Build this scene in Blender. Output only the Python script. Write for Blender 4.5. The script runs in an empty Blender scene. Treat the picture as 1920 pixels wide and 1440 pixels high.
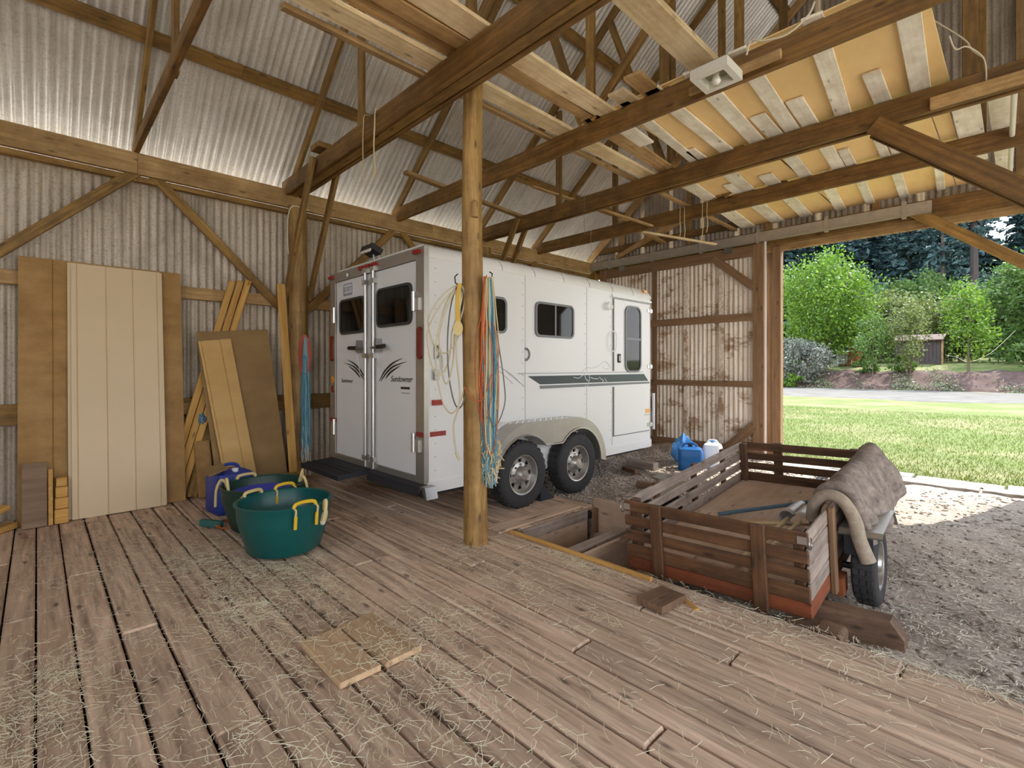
import bpy, bmesh, math, random
import numpy as np
from mathutils import Vector, Matrix

random.seed(7)
RNG = np.random.default_rng(11)
SC = bpy.context.scene
COL = SC.collection

# ------------------------------------------------------------------ camera
cam_data = bpy.data.cameras.new('camera')
cam = bpy.data.objects.new('camera', cam_data)
COL.objects.link(cam)
cam.location = (0.0, 0.0, 1.45)
cam.rotation_euler = (math.radians(90), 0, math.radians(46.0))
cam_data.sensor_width = 36.0
cam_data.lens = 36.0 * 922.0 / 1920.0
cam_data.shift_y = -30.0 / 1920.0
cam_data.clip_start = 0.05
cam_data.clip_end = 500
SC.camera = cam

# ------------------------------------------------------------------ sky, sun, exposure
world = bpy.data.worlds.new('sky')
SC.world = world
world.use_nodes = True
wn = world.node_tree.nodes
wl = world.node_tree.links
wn.clear()
w_out = wn.new('ShaderNodeOutputWorld')
w_bg = wn.new('ShaderNodeBackground')
w_tc = wn.new('ShaderNodeTexCoord')
w_sep = wn.new('ShaderNodeSeparateXYZ')
w_rmp = wn.new('ShaderNodeValToRGB')
wl.new(w_tc.outputs['Generated'], w_sep.inputs[0])
wl.new(w_sep.outputs['Z'], w_rmp.inputs[0])
w_rmp.color_ramp.elements[0].position = 0.0
w_rmp.color_ramp.elements[0].color = (0.97, 0.96, 0.96, 1)
w_rmp.color_ramp.elements[1].position = 0.75
w_rmp.color_ramp.elements[1].color = (0.62, 0.76, 1.0, 1)
wl.new(w_rmp.outputs[0], w_bg.inputs['Color'])
w_bg.inputs['Strength'].default_value = 2.4
wl.new(w_bg.outputs[0], w_out.inputs['Surface'])

sun_data = bpy.data.lights.new('sun', 'SUN')
sun = bpy.data.objects.new('sun', sun_data)
COL.objects.link(sun)
sun_data.energy = 5.0
sun_data.color = (1.0, 0.95, 0.86)
sun_data.angle = math.radians(0.6)
_el = math.radians(50.0)
_d = Vector((0.36 * math.cos(_el), 0.933 * math.cos(_el), math.sin(_el)))
sun.rotation_euler = _d.to_track_quat('Z', 'Y').to_euler()

vs = SC.view_settings
vs.view_transform = 'Standard'
vs.look = 'None'
vs.gamma = 1.0
vs.use_curve_mapping = False
vs.exposure = 0.85
try:
    SC.cycles.max_bounces = 10
    SC.cycles.diffuse_bounces = 6
    SC.cycles.transparent_max_bounces = 8
    SC.cycles.caustics_reflective = False
    SC.cycles.caustics_refractive = False
    SC.cycles.sample_clamp_indirect = 8.0
    SC.cycles.use_denoising = True
except Exception:
    pass

# ------------------------------------------------------------------ materials
def srgb(r, g, b):
    def f(c):
        c /= 255.0
        return c / 12.92 if c <= 0.04045 else ((c + 0.055) / 1.055) ** 2.4
    return (f(r), f(g), f(b), 1.0)

class NT:
    def __init__(self, name):
        self.m = bpy.data.materials.new(name)
        self.m.use_nodes = True
        self.t = self.m.node_tree
        self.t.nodes.clear()
        self.out = self.n('ShaderNodeOutputMaterial')
        self.p = self.n('ShaderNodeBsdfPrincipled')
        self.l(self.p.outputs[0], self.out.inputs['Surface'])
    def n(self, k, **kw):
        x = self.t.nodes.new(k)
        for a, v in kw.items():
            setattr(x, a, v)
        return x
    def l(self, a, b):
        self.t.links.new(a, b)
    def coord(self, kind='Object', scale=(1, 1, 1), rnd=True):
        tc = self.n('ShaderNodeTexCoord')
        mp = self.n('ShaderNodeMapping')
        self.l(tc.outputs[kind], mp.inputs['Vector'])
        mp.inputs['Scale'].default_value = scale
        if rnd:
            oi = self.n('ShaderNodeObjectInfo')
            mu = self.n('ShaderNodeMath', operation='MULTIPLY')
            mu.inputs[1].default_value = 57.0
            self.l(oi.outputs['Random'], mu.inputs[0])
            self.l(mu.outputs[0], mp.inputs['Location'])
        return mp.outputs[0]
    def noise(self, vec, scale, detail=4, rough=0.6):
        x = self.n('ShaderNodeTexNoise')
        x.inputs['Scale'].default_value = scale
        x.inputs['Detail'].default_value = detail
        x.inputs['Roughness'].default_value = rough
        self.l(vec, x.inputs['Vector'])
        return x.outputs['Fac']
    def ramp(self, fac, stops):
        x = self.n('ShaderNodeValToRGB')
        e = x.color_ramp.elements
        while len(e) < len(stops):
            e.new(0.5)
        for i, (p, c) in enumerate(stops):
            e[i].position = p
            e[i].color = c
        self.l(fac, x.inputs[0])
        return x.outputs[0]
    def mix(self, fac, a, b, mode='MIX'):
        x = self.n('ShaderNodeMix', data_type='RGBA', blend_type=mode)
        for s, v in ((x.inputs[0], fac), (x.inputs[6], a), (x.inputs[7], b)):
            if isinstance(v, (int, float, tuple)):
                s.default_value = v
            else:
                self.l(v, s)
        return x.outputs[2]
    def vary(self, col, amt=0.25):
        oi = self.n('ShaderNodeObjectInfo')
        mr = self.n('ShaderNodeMapRange')
        mr.inputs[3].default_value = 1 - amt
        mr.inputs[4].default_value = 1 + amt
        self.l(oi.outputs['Random'], mr.inputs[0])
        hs = self.n('ShaderNodeHueSaturation')
        self.l(mr.outputs[0], hs.inputs['Value'])
        self.l(col, hs.inputs['Color'])
        return hs.outputs[0]
    def base(self, c):
        if isinstance(c, tuple):
            self.p.inputs['Base Color'].default_value = c
        else:
            self.l(c, self.p.inputs['Base Color'])
    def set(self, **kw):
        for k, v in kw.items():
            self.p.inputs[k.replace('_', ' ').title() if k not in ('IOR',) else k].default_value = v
    def bump(self, h, strength=0.3, dist=0.01):
        b = self.n('ShaderNodeBump')
        b.inputs['Strength'].default_value = strength
        b.inputs['Distance'].default_value = dist
        self.l(h, b.inputs['Height'])
        self.l(b.outputs[0], self.p.inputs['Normal'])

M = {}
def plain(name, col, rough=0.5, metal=0.0, mott=0.0, scale=6.0):
    t = NT(name)
    if mott > 0:
        v = t.coord('Object', (1, 1, 1))
        f = t.noise(v, scale, 5)
        d = tuple(c * (1 - mott) for c in col[:3]) + (1,)
        b = tuple(min(1, c * (1 + mott)) for c in col[:3]) + (1,)
        t.base(t.ramp(f, [(0.3, d), (0.7, b)]))
    else:
        t.base(col)
    t.set(roughness=rough, metallic=metal)
    M[name] = t.m
    return t.m

def wood(name, dark, light, stain=None, vary=0.25, rough=0.75, grain=14.0, bump=0.35, axis=0, stain_amt=0.6, knots=True):
    t = NT(name)
    sc = [grain, grain, grain]
    sc[axis] = 0.8
    v = t.coord('Object', tuple(sc))
    f = t.noise(v, 2.2, 6, 0.65)
    col = t.ramp(f, [(0.28, dark), (0.5, tuple((a + b) / 2 for a, b in zip(dark, light))), (0.72, light)])
    if stain is not None:
        v2 = t.coord('Object', (1, 1, 1))
        f2 = t.noise(v2, 3.0, 6, 0.7)
        k = t.ramp(f2, [(0.42, (0, 0, 0, 1)), (0.66, (stain_amt,) * 3 + (1,))])
        col = t.mix(k, col, stain)
    if knots:
        sk = [9.0, 9.0, 9.0]
        sk[axis] = 3.0
        v3 = t.coord('Object', tuple(sk))
        vo = t.n('ShaderNodeTexVoronoi')
        vo.inputs['Scale'].default_value = 1.0
        t.l(v3, vo.inputs['Vector'])
        kk = t.ramp(vo.outputs['Distance'], [(0.06, (0.75,) * 3 + (1,)), (0.16, (0, 0, 0, 1))])
        col = t.mix(kk, col, tuple(c * 0.35 for c in dark[:3]) + (1,))
    t.base(t.vary(col, vary))
    t.set(roughness=rough)
    t.bump(f, bump, 0.004)
    M[name] = t.m
    return t.m

wood('floor_wood', srgb(122, 96, 78), srgb(238, 210, 182), srgb(206, 176, 148), 0.14, 0.8, 11.0, 0.9)
wood('beam_wood', srgb(106, 78, 34), srgb(174, 134, 70), srgb(86, 62, 30), 0.22, 0.7)
wood('dark_beam_wood', srgb(88, 60, 24), srgb(152, 112, 54), srgb(68, 46, 20), 0.15, 0.65)
wood('tan_wood', srgb(156, 120, 72), srgb(208, 172, 118), srgb(126, 94, 54), 0.18)
wood('pale_wood', srgb(214, 186, 136), srgb(250, 232, 192), srgb(186, 152, 100), 0.14)
wood('white_board', srgb(226, 216, 192), srgb(255, 250, 232), srgb(196, 178, 142), 0.12, 0.7, 10)
wood('rail_wood', srgb(108, 80, 54), srgb(156, 122, 88), srgb(124, 96, 70), 0.12)
wood('log_wood', srgb(110, 80, 38), srgb(196, 158, 94), srgb(100, 68, 28), 0.05, 0.6, 8.0, 0.8)
wood('stake_wood', srgb(64, 42, 26), srgb(124, 86, 54), srgb(50, 34, 22), 0.16, 0.6)
wood('weathered_wood', srgb(130, 116, 106), srgb(182, 166, 152), srgb(104, 88, 78), 0.14)
wood('fresh_wood', srgb(176, 126, 54), srgb(214, 170, 96), None, 0.12)
wood('red_wood', srgb(112, 54, 26), srgb(146, 78, 42), srgb(84, 50, 30), 0.05)
wood('dark_bark', srgb(44, 38, 36), srgb(76, 66, 62), None, 0.1, 0.9, 9.0, 0.5, 2, knots=False)
wood('offcut_wood', srgb(170, 138, 104), srgb(216, 186, 148), srgb(190, 160, 124), 0.06, 0.8, 10.0, 0.5)
wood('block_wood', srgb(96, 72, 54), srgb(146, 114, 88), srgb(78, 58, 44), 0.15)
wood('bark', srgb(70, 56, 46), srgb(118, 100, 84), None, 0.15, 0.9, 9.0, 0.6, 2, knots=False)
wood('plywood', srgb(188, 158, 132), srgb(220, 194, 168), srgb(168, 140, 116), 0.08, 0.7, 5.0, 0.15)
wood('hardboard', srgb(236, 196, 130), srgb(250, 216, 152), None, 0.05, 0.6, 2.0, 0.05, knots=False)
wood('brown_panel', srgb(128, 92, 44), srgb(160, 122, 66), srgb(178, 142, 90), 0.05, 0.7, 3.0, 0.25, 1, 0.5, False)
wood('mud_sheet', srgb(136, 106, 62), srgb(156, 124, 76), srgb(122, 92, 54), 0.05, 0.7, 2.0, 0.1, 1, 0.5, False)
wood('tan_panel', srgb(190, 150, 86), srgb(206, 168, 104), None, 0.03, 0.6, 2.0, 0.05, 1, knots=False)
plain('cream_panel', srgb(206, 183, 146), 0.5, 0, 0.04, 1.5)
wood('grey_board', srgb(108, 86, 66), srgb(140, 116, 92), None, 0.05, 0.8, 10.0, 0.25, 1, knots=False)

def metal_sheet(name, c1, c2, spot, metal=0.55, rough=0.42, blot=None):
    t = NT(name)
    v = t.coord('Object', (26, 0.7, 26))
    f = t.noise(v, 1.0, 5, 0.7)
    v2 = t.coord('Object', (1, 1, 1))
    f2 = t.noise(v2, 45.0, 3, 0.6)
    f3 = t.noise(v2, 2.2, 4, 0.6)
    col = t.ramp(f, [(0.3, c1), (0.7, c2)])
    k = t.ramp(f2, [(0.5, (0, 0, 0, 1)), (0.72, (0.55,) * 3 + (1,))])
    col = t.mix(k, col, spot)
    k3 = t.ramp(f3, [(0.45, (0, 0, 0, 1)), (0.75, (0.5,) * 3 + (1,))])
    col = t.mix(k3, col, blot or spot)
    t.base(t.vary(col, 0.1))
    t.set(roughness=rough, metallic=metal)
    t.bump(f2, 0.08, 0.003)
    M[name] = t.m
    return t
metal_sheet('wall_metal', srgb(166, 152, 134), srgb(214, 200, 180), srgb(122, 106, 88), 0.2, 0.55)
metal_sheet('roof_metal', srgb(206, 200, 190), srgb(250, 246, 238), srgb(176, 168, 154), 0.3, 0.38)
def door_metal():
    t = NT('door_metal')
    v = t.coord('Object', (22, 0.8, 22))
    f = t.noise(v, 1.0, 5, 0.7)
    v2 = t.coord('Object', (1, 1, 1))
    v4 = t.coord('Object', (1.0, 1.6, 1.0))
    f3 = t.noise(v4, 1.7, 9, 0.75)
    f2 = t.noise(v2, 30.0, 4, 0.7)
    col = t.ramp(f, [(0.3, srgb(204, 184, 160)), (0.65, srgb(250, 240, 226))])
    col = t.mix(t.ramp(f3, [(0.52, (0, 0, 0, 1)), (0.6, (0.85,) * 3 + (1,))]), col, srgb(150, 112, 70))
    col = t.mix(t.ramp(f2, [(0.6, (0, 0, 0, 1)), (0.72, (0.75,) * 3 + (1,))]), col, srgb(96, 72, 52))
    t.base(col)
    t.set(roughness=0.65, metallic=0.1)
    t.bump(f3, 0.2, 0.01)
    M['door_metal'] = t.m
door_metal()

plain('white_paint', srgb(222, 222, 220), 0.28)
plain('white_roof', srgb(226, 226, 222), 0.4, 0.0, 0.06, 3)
plain('aluminium', srgb(176, 172, 164), 0.38, 0.75, 0.06, 9)
plain('bright_metal', srgb(206, 206, 204), 0.28, 0.9)
plain('galv_rail', srgb(176, 166, 154), 0.5, 0.5, 0.12, 10)
plain('steel', srgb(150, 150, 150), 0.35, 0.85)
plain('dark_rubber', srgb(38, 39, 44), 0.75, 0, 0.1, 30)
plain('tyre', srgb(48, 47, 47), 0.8, 0, 0.18, 14)
plain('rim_metal', srgb(186, 182, 176), 0.36, 0.8, 0.15, 18)
plain('black', srgb(22, 22, 24), 0.5)
plain('window_rubber', srgb(52, 54, 54), 0.55)
plain('window_frame_grey', srgb(116, 118, 120), 0.4, 0.3)
plain('seam_grey', srgb(150, 150, 150), 0.5)
plain('red_lens', srgb(150, 26, 22), 0.2)
plain('dark_red_lens', srgb(112, 22, 16), 0.2)
plain('red_tape', srgb(140, 48, 42), 0.5)
plain('amber_lens', srgb(220, 150, 50), 0.25)
plain('orange_sticker', srgb(232, 170, 90), 0.5)
plain('decal_green', srgb(52, 64, 66), 0.4)
plain('decal_grey', srgb(112, 116, 118), 0.4)
plain('decal_light', srgb(214, 216, 216), 0.5)
plain('decal_black', srgb(46, 42, 36), 0.5)
plain('decal_mid', srgb(178, 180, 182), 0.5)
plain('sticker_white', srgb(214, 216, 220), 0.5)
plain('sticker_blue', srgb(66, 76, 110), 0.5)
plain('bucket_green', srgb(8, 82, 80), 0.34, 0, 0.1, 3)
plain('bucket_dark', srgb(28, 62, 52), 0.4, 0, 0.1, 3)
plain('yellow_tube', srgb(214, 176, 40), 0.45)
plain('rope_cream', srgb(206, 184, 128), 0.85)
plain('tub_blue', srgb(58, 68, 168), 0.4)
plain('jug_blue', srgb(36, 58, 140), 0.4, 0, 0.1, 6)
plain('jug_bright', srgb(16, 92, 158), 0.35)
plain('bag_blue', srgb(96, 168, 236), 0.4)
plain('plastic_white', srgb(236, 238, 240), 0.35)
plain('cardboard', srgb(140, 110, 72), 0.8, 0, 0.15, 8)
plain('dirty_brown', srgb(104, 76, 48), 0.9, 0, 0.15, 8)
plain('sticker_round', srgb(226, 220, 196), 0.5)
plain('twine_blue', srgb(92, 148, 168), 0.8, 0, 0.25, 40)
plain('twine_pale', srgb(150, 186, 194), 0.8)
plain('twine_orange', srgb(204, 104, 54), 0.8, 0, 0.2, 40)
plain('twine_red', srgb(200, 98, 78), 0.8)
plain('twine_cream', srgb(208, 188, 142), 0.85)
plain('cord_cream', srgb(196, 184, 152), 0.6)
plain('cord_grey', srgb(104, 104, 96), 0.6)
plain('cord_yellow', srgb(206, 170, 70), 0.6)
plain('cord_orange', srgb(184, 92, 50), 0.6)
plain('hose_rust', srgb(150, 84, 40), 0.6)
plain('teal_plastic', srgb(48, 102, 98), 0.5)
plain('pole_blue', srgb(86, 116, 134), 0.35)
plain('glass_bulb', srgb(232, 228, 216), 0.12)
plain('box_white', srgb(226, 222, 208), 0.5)
plain('box_inner', srgb(150, 150, 120), 0.6)
plain('pipe_white', srgb(228, 222, 208), 0.45)
plain('wire_cream', srgb(214, 202, 172), 0.6)
plain('rust', srgb(132, 74, 40), 0.8, 0.1, 0.3, 6)
plain('shed_dark', srgb(78, 66, 66), 0.8, 0, 0.2, 6)
plain('shed_roof', srgb(92, 72, 66), 0.8, 0, 0.3, 8)
plain('tote_white', srgb(196, 198, 192), 0.5)
plain('tote_cage', srgb(116, 116, 116), 0.5, 0.5)
plain('blade_grey', srgb(196, 194, 190), 0.4, 0.3)
plain('stone', srgb(142, 134, 122), 0.85, 0, 0.2, 5)
plain('concrete', srgb(196, 190, 180), 0.85, 0, 0.1, 3)
plain('pebble', srgb(176, 162, 150), 0.85, 0, 0.35, 9)
plain('hay', srgb(252, 238, 204), 0.8, 0, 0.25, 3)
plain('hay_grey', srgb(240, 228, 208), 0.85, 0, 0.25, 3)
plain('subfloor', srgb(34, 27, 21), 0.9)
plain('digger_wood', srgb(216, 196, 160), 0.6)
plain('mulch', srgb(84, 64, 56), 0.95, 0, 0.35, 2.0)

def glass_mat(name, tint, mixv=0.5):
    t = NT(name)
    tr = t.n('ShaderNodeBsdfTransparent')
    tr.inputs[0].default_value = (0.55, 0.55, 0.55, 1)
    mx = t.n('ShaderNodeMixShader')
    mx.inputs[0].default_value = mixv
    t.base(tint)
    t.set(roughness=0.04)
    t.l(tr.outputs[0], mx.inputs[1])
    t.l(t.p.outputs[0], mx.inputs[2])
    t.l(mx.outputs[0], t.out.inputs['Surface'])
    M[name] = t.m
glass_mat('tinted_glass', srgb(16, 18, 18), 0.62)

def leaf_mat(name, c1, c2, trans=0.45):
    t = NT(name)
    v = t.coord('Object', (1, 1, 1))
    f = t.noise(v, 1.2, 3)
    g = t.n('ShaderNodeNewGeometry')
    col = t.ramp(g.outputs['Random Per Island'], [(0.0, c1), (1.0, c2)])
    col = t.mix(t.ramp(f, [(0.35, (0, 0, 0, 1)), (0.7, (0.5,) * 3 + (1,))]), col, c1)
    t.base(col)
    t.set(roughness=0.5)
    tl = t.n('ShaderNodeBsdfTranslucent')
    t.l(col, tl.inputs[0])
    mx = t.n('ShaderNodeMixShader')
    mx.inputs[0].default_value = trans
    t.l(t.p.outputs[0], mx.inputs[1])
    t.l(tl.outputs[0], mx.inputs[2])
    t.l(mx.outputs[0], t.out.inputs['Surface'])
    M[name] = t.m
leaf_mat('leaf_bright', srgb(66, 102, 26), srgb(136, 168, 52), 0.4)
leaf_mat('leaf_mid', srgb(60, 90, 38), srgb(118, 146, 68), 0.45)
leaf_mat('leaf_olive', srgb(84, 98, 50), srgb(142, 152, 86), 0.4)
leaf_mat('leaf_dark', srgb(40, 64, 50), srgb(84, 112, 84), 0.3)
leaf_mat('leaf_fir', srgb(40, 64, 68), srgb(88, 116, 114), 0.28)
leaf_mat('leaf_grey', srgb(92, 96, 82), srgb(156, 158, 142), 0.25)
leaf_mat('leaf_cover', srgb(70, 88, 46), srgb(168, 170, 140), 0.35)
leaf_mat('blade', srgb(72, 92, 26), srgb(124, 138, 52), 0.4)

def lawn_mat():
    t = NT('lawn_mat')
    v = t.coord('Object', (1, 1, 1), False)
    f1 = t.noise(v, 0.35, 6, 0.65)
    f2 = t.noise(v, 9.0, 4, 0.7)
    col = t.ramp(f2, [(0.3, srgb(66, 80, 20)), (0.7, srgb(104, 116, 38))])
    col = t.mix(t.ramp(f1, [(0.46, (0, 0, 0, 1)), (0.6, (0.8,) * 3 + (1,))]), col, srgb(128, 122, 78))
    t.base(col)
    t.set(roughness=0.9)
    t.bump(f2, 0.6, 0.05)
    M['lawn_mat'] = t.m
lawn_mat()
def ground_mat():
    t = NT('ground_mat')
    v = t.coord('Object', (1, 1, 1), False)
    f1 = t.noise(v, 1.1, 5, 0.6)
    f2 = t.noise(v, 38.0, 5, 0.75)
    vo = t.n('ShaderNodeTexVoronoi')
    vo.inputs['Scale'].default_value = 26.0
    t.l(v, vo.inputs['Vector'])
    col = t.ramp(f2, [(0.25, srgb(122, 108, 96)), (0.75, srgb(236, 220, 202))])
    col = t.mix(t.ramp(f1, [(0.4, (0, 0, 0, 1)), (0.7, (0.45,) * 3 + (1,))]), col, srgb(214, 196, 176))
    t.base(col)
    t.set(roughness=0.95)
    t.bump(f2, 0.9, 0.03)
    M['ground_mat'] = t.m
ground_mat()
def road_mat():
    t = NT('road_mat')
    v = t.coord('Object', (1, 1, 1), False)
    f1 = t.noise(v, 0.8, 5, 0.7)
    col = t.ramp(f1, [(0.35, srgb(84, 80, 72)), (0.65, srgb(108, 103, 95))])
    t.base(col)
    t.set(roughness=0.95)
    M['road_mat'] = t.m
road_mat()
def bounce_yard_mat():  # light tone so the added yard bounces more daylight up to the roof
    t = NT('bounce_yard_mat')
    v = t.coord('Object', (1, 1, 1), False)
    f1 = t.noise(v, 1.5, 5, 0.7)
    t.base(t.ramp(f1, [(0.35, srgb(206, 196, 180)), (0.65, srgb(236, 228, 214))]))
    t.set(roughness=0.95)
    M['bounce_yard_mat'] = t.m
bounce_yard_mat()
def blanket_mat():
    t = NT('blanket_mat')
    v = t.coord('Object', (1, 1, 1), False)
    f1 = t.noise(v, 14.0, 5, 0.7)
    vo = t.n('ShaderNodeTexVoronoi')
    vo.inputs['Scale'].default_value = 11.0
    t.l(v, vo.inputs['Vector'])
    col = t.ramp(f1, [(0.3, srgb(96, 86, 80)), (0.7, srgb(166, 152, 140))])
    t.base(col)
    t.set(roughness=0.95)
    t.bump(vo.outputs['Distance'], 0.6, 0.02)
    M['blanket_mat'] = t.m
blanket_mat()
plain('blanket_edge', srgb(158, 144, 126), 0.95, 0, 0.2, 25)

# ------------------------------------------------------------------ builders
ORG = {}
def org(p):
    return ORG.get(p.name, Vector((0, 0, 0))) if p else Vector((0, 0, 0))

def link(name, data, mat=None, parent=None, loc=(0, 0, 0), rot=None, origin_world=None):
    o = bpy.data.objects.new(name, data)
    COL.objects.link(o)
    if mat is not None and data is not None and not data.materials:
        data.materials.append(M[mat])
    L = Vector(loc)
    if parent:
        o.parent = parent
        o.location = L - org(parent)
    else:
        o.location = L
    if rot is not None:
        o.rotation_mode = 'QUATERNION'
        o.rotation_quaternion = rot
    ORG[o.name] = L
    return o

def thing(name, label, cat, loc=(0, 0, 0), group=None, rot=None, kind=None):
    o = bpy.data.objects.new(name, None)
    o.empty_display_size = 0.1
    COL.objects.link(o)
    o.location = loc
    if rot is not None:
        o.rotation_euler = rot
        ORG[o.name] = Vector((0, 0, 0))
    else:
        ORG[o.name] = Vector(loc)
    tag(o, label, cat, group, kind)
    return o

def tag(o, label=None, cat=None, group=None, kind=None):
    if label: o['label'] = label
    if cat: o['category'] = cat
    if group: o['group'] = group
    if kind: o['kind'] = kind
    return o

_bc = {}
def boxmesh(x, y, z, ch=0.006):
    k = (round(x, 3), round(y, 3), round(z, 3), ch)
    if k in _bc:
        return _bc[k]
    bm = bmesh.new()
    bmesh.ops.create_cube(bm, size=1)
    for v in bm.verts:
        v.co = (v.co.x * k[0], v.co.y * k[1], v.co.z * k[2])
    if ch:
        bmesh.ops.bevel(bm, geom=bm.edges[:], offset=min(ch, 0.3 * min(k[:3])), segments=1, affect='EDGES')
    me = bpy.data.meshes.new('timber')
    bm.to_mesh(me)
    bm.free()
    _bc[k] = me
    return me

def mesh_for(me, mat):
    """same shape, one copy for each material"""
    if not me.materials:
        me.materials.append(M[mat])
        return me
    if me.materials[0] == M[mat]:
        return me
    k = (me.name, mat)
    if k not in _bc:
        c = me.copy()
        c.materials.clear()
        c.materials.append(M[mat])
        _bc[k] = c
    return _bc[k]

def frame_quat(xa, up=(0, 0, 1)):
    x = Vector(xa).normalized()
    u = Vector(up)
    if abs(x.dot(u)) > 0.999:
        u = Vector((0, 1, 0))
    y = u.cross(x).normalized()
    z = x.cross(y).normalized()
    return Matrix((x, y, z)).transposed().to_quaternion()

def beam(name, p0, p1, w, h, mat, parent=None, ch=0.006, up=(0, 0, 1)):
    """a timber from p0 to p1, w across, h high; grain along its length"""
    p0 = Vector(p0); p1 = Vector(p1)
    L = (p1 - p0).length
    me = mesh_for(boxmesh(L, w, h, ch), mat)
    return link(name, me, None, parent, (p0 + p1) / 2, frame_quat(p1 - p0, up))

class MB:
    def __init__(self):
        self.v = []; self.f = []
    def add(self, vs, fs):
        o = len(self.v)
        self.v += [tuple(a) for a in vs]
        self.f += [tuple(i + o for i in f) for f in fs]
        return self
    def box(self, c, s, rot=None):
        x, y, z = s[0] / 2, s[1] / 2, s[2] / 2
        pts = [Vector((a, b, d)) for a in (-x, x) for b in (-y, y) for d in (-z, z)]
        if rot is not None:
            pts = [rot @ p for p in pts]
        pts = [p + Vector(c) for p in pts]
        return self.add(pts, [(0, 1, 3, 2), (4, 6, 7, 5), (0, 4, 5, 1), (2, 3, 7, 6), (0, 2, 6, 4), (1, 5, 7, 3)])
    def tube(self, pts, r, n=6, cap=True):
        pts = [Vector(p) for p in pts]
        m = len(pts)
        vs = []; fs = []
        a = None
        for i, p in enumerate(pts):
            t = (pts[min(i + 1, m - 1)] - pts[max(i - 1, 0)])
            if t.length < 1e-9:
                t = Vector((0, 0, 1))
            t.normalize()
            if a is None:
                a = t.orthogonal().normalized()
            else:
                a = a - t * a.dot(t)
                a = a.normalized() if a.length > 1e-6 else t.orthogonal().normalized()
            b = t.cross(a)
            rr = r[i] if isinstance(r, (list, tuple)) else r
            for k in range(n):
                q = 2 * math.pi * k / n
                vs.append(p + (a * math.cos(q) + b * math.sin(q)) * rr)
        for i in range(m - 1):
            for k in range(n):
                fs.append((i * n + k, i * n + (k + 1) % n, (i + 1) * n + (k + 1) % n, (i + 1) * n + k))
        if cap:
            fs.append(tuple(range(n - 1, -1, -1)))
            fs.append(tuple((m - 1) * n + k for k in range(n)))
        return self.add(vs, fs)
    def lathe(self, prof, c=(0, 0, 0), axis='Z', n=32, close=False):
        """prof: list of (r, h) along the axis"""
        vs = []; fs = []
        for r, h in prof:
            for k in range(n):
                q = 2 * math.pi * k / n
                a, b = r * math.cos(q), r * math.sin(q)
                p = (a, b, h) if axis == 'Z' else ((h, a, b) if axis == 'X' else (b, h, a))
                vs.append((p[0] + c[0], p[1] + c[1], p[2] + c[2]))
        m = len(prof)
        for i in range(m if close else m - 1):
            j = (i + 1) % m
            for k in range(n):
                fs.append((i * n + k, i * n + (k + 1) % n, j * n + (k + 1) % n, j * n + k))
        if not close:
            if prof[0][0] > 1e-6: fs.append(tuple(range(n - 1, -1, -1)))
            if prof[-1][0] > 1e-6: fs.append(tuple((m - 1) * n + k for k in range(n)))
        return self.add(vs, fs)
    def prism(self, poly, d, f):
        """poly of 2D points mapped by f(a,b,t) for t=0 and t=d"""
        n = len(poly)
        vs = [f(a, b, 0.0) for a, b in poly] + [f(a, b, d) for a, b in poly]
        fs = [tuple(range(n - 1, -1, -1)), tuple(range(n, 2 * n))]
        for i in range(n):
            j = (i + 1) % n
            fs.append((i, j, n + j, n + i))
        return self.add(vs, fs)
    def ring(self, outer, inner, d, f):
        n = len(outer)
        vs = [f(a, b, 0.0) for a, b in outer] + [f(a, b, 0.0) for a, b in inner] + \
             [f(a, b, d) for a, b in outer] + [f(a, b, d) for a, b in inner]
        fs = []
        for i in range(n):
            j = (i + 1) % n
            fs += [(i, j, n + j, n + i), (2 * n + i, 3 * n + i, 3 * n + j, 2 * n + j),
                   (i, 2 * n + i, 2 * n + j, j), (n + i, n + j, 3 * n + j, 3 * n + i)]
        return self.add(vs, fs)
    def build(self, name, mat, parent=None, smooth=False, origin=None, base=False):
        V = np.array(self.v, dtype=float)
        if origin is None:
            c = (V.min(0) + V.max(0)) / 2
            if base: c[2] = V[:, 2].min()
        else:
            c = np.array(origin, dtype=float)
        me = bpy.data.meshes.new(name)
        me.from_pydata([tuple(p) for p in (V - c)], [], self.f)
        me.update()
        bm = bmesh.new(); bm.from_mesh(me)
        bmesh.ops.recalc_face_normals(bm, faces=bm.faces[:])
        bm.to_mesh(me); bm.free()
        if smooth:
            me.polygons.foreach_set('use_smooth', [True] * len(me.polygons))
            try:
                me.set_sharp_from_angle(angle=math.radians(40))
            except Exception:
                pass
        return link(name, me, mat, parent, tuple(c))

def rrect(cx, cy, w, h, r, n=5):
    out = []
    for (sx, sy, a0) in ((1, 1, 0), (-1, 1, 90), (-1, -1, 180), (1, -1, 270)):
        for k in range(n + 1):
            a = math.radians(a0 + 90 * k / n)
            out.append((cx + sx * (w / 2 - r) + r * math.cos(a), cy + sy * (h / 2 - r) + r * math.sin(a)))
    return out

def spline(pts, n=8):
    pts = [Vector(p) for p in pts]
    out = []
    for i in range(len(pts) - 1):
        p0 = pts[max(i - 1, 0)]; p1 = pts[i]; p2 = pts[i + 1]; p3 = pts[min(i + 2, len(pts) - 1)]
        for k in range(n):
            t = k / n
            out.append(0.5 * ((2 * p1) + (p2 - p0) * t + (2 * p0 - 5 * p1 + 4 * p2 - p3) * t * t + (3 * p1 - p0 - 3 * p2 + p3) * t ** 3))
    out.append(pts[-1])
    return out

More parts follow.
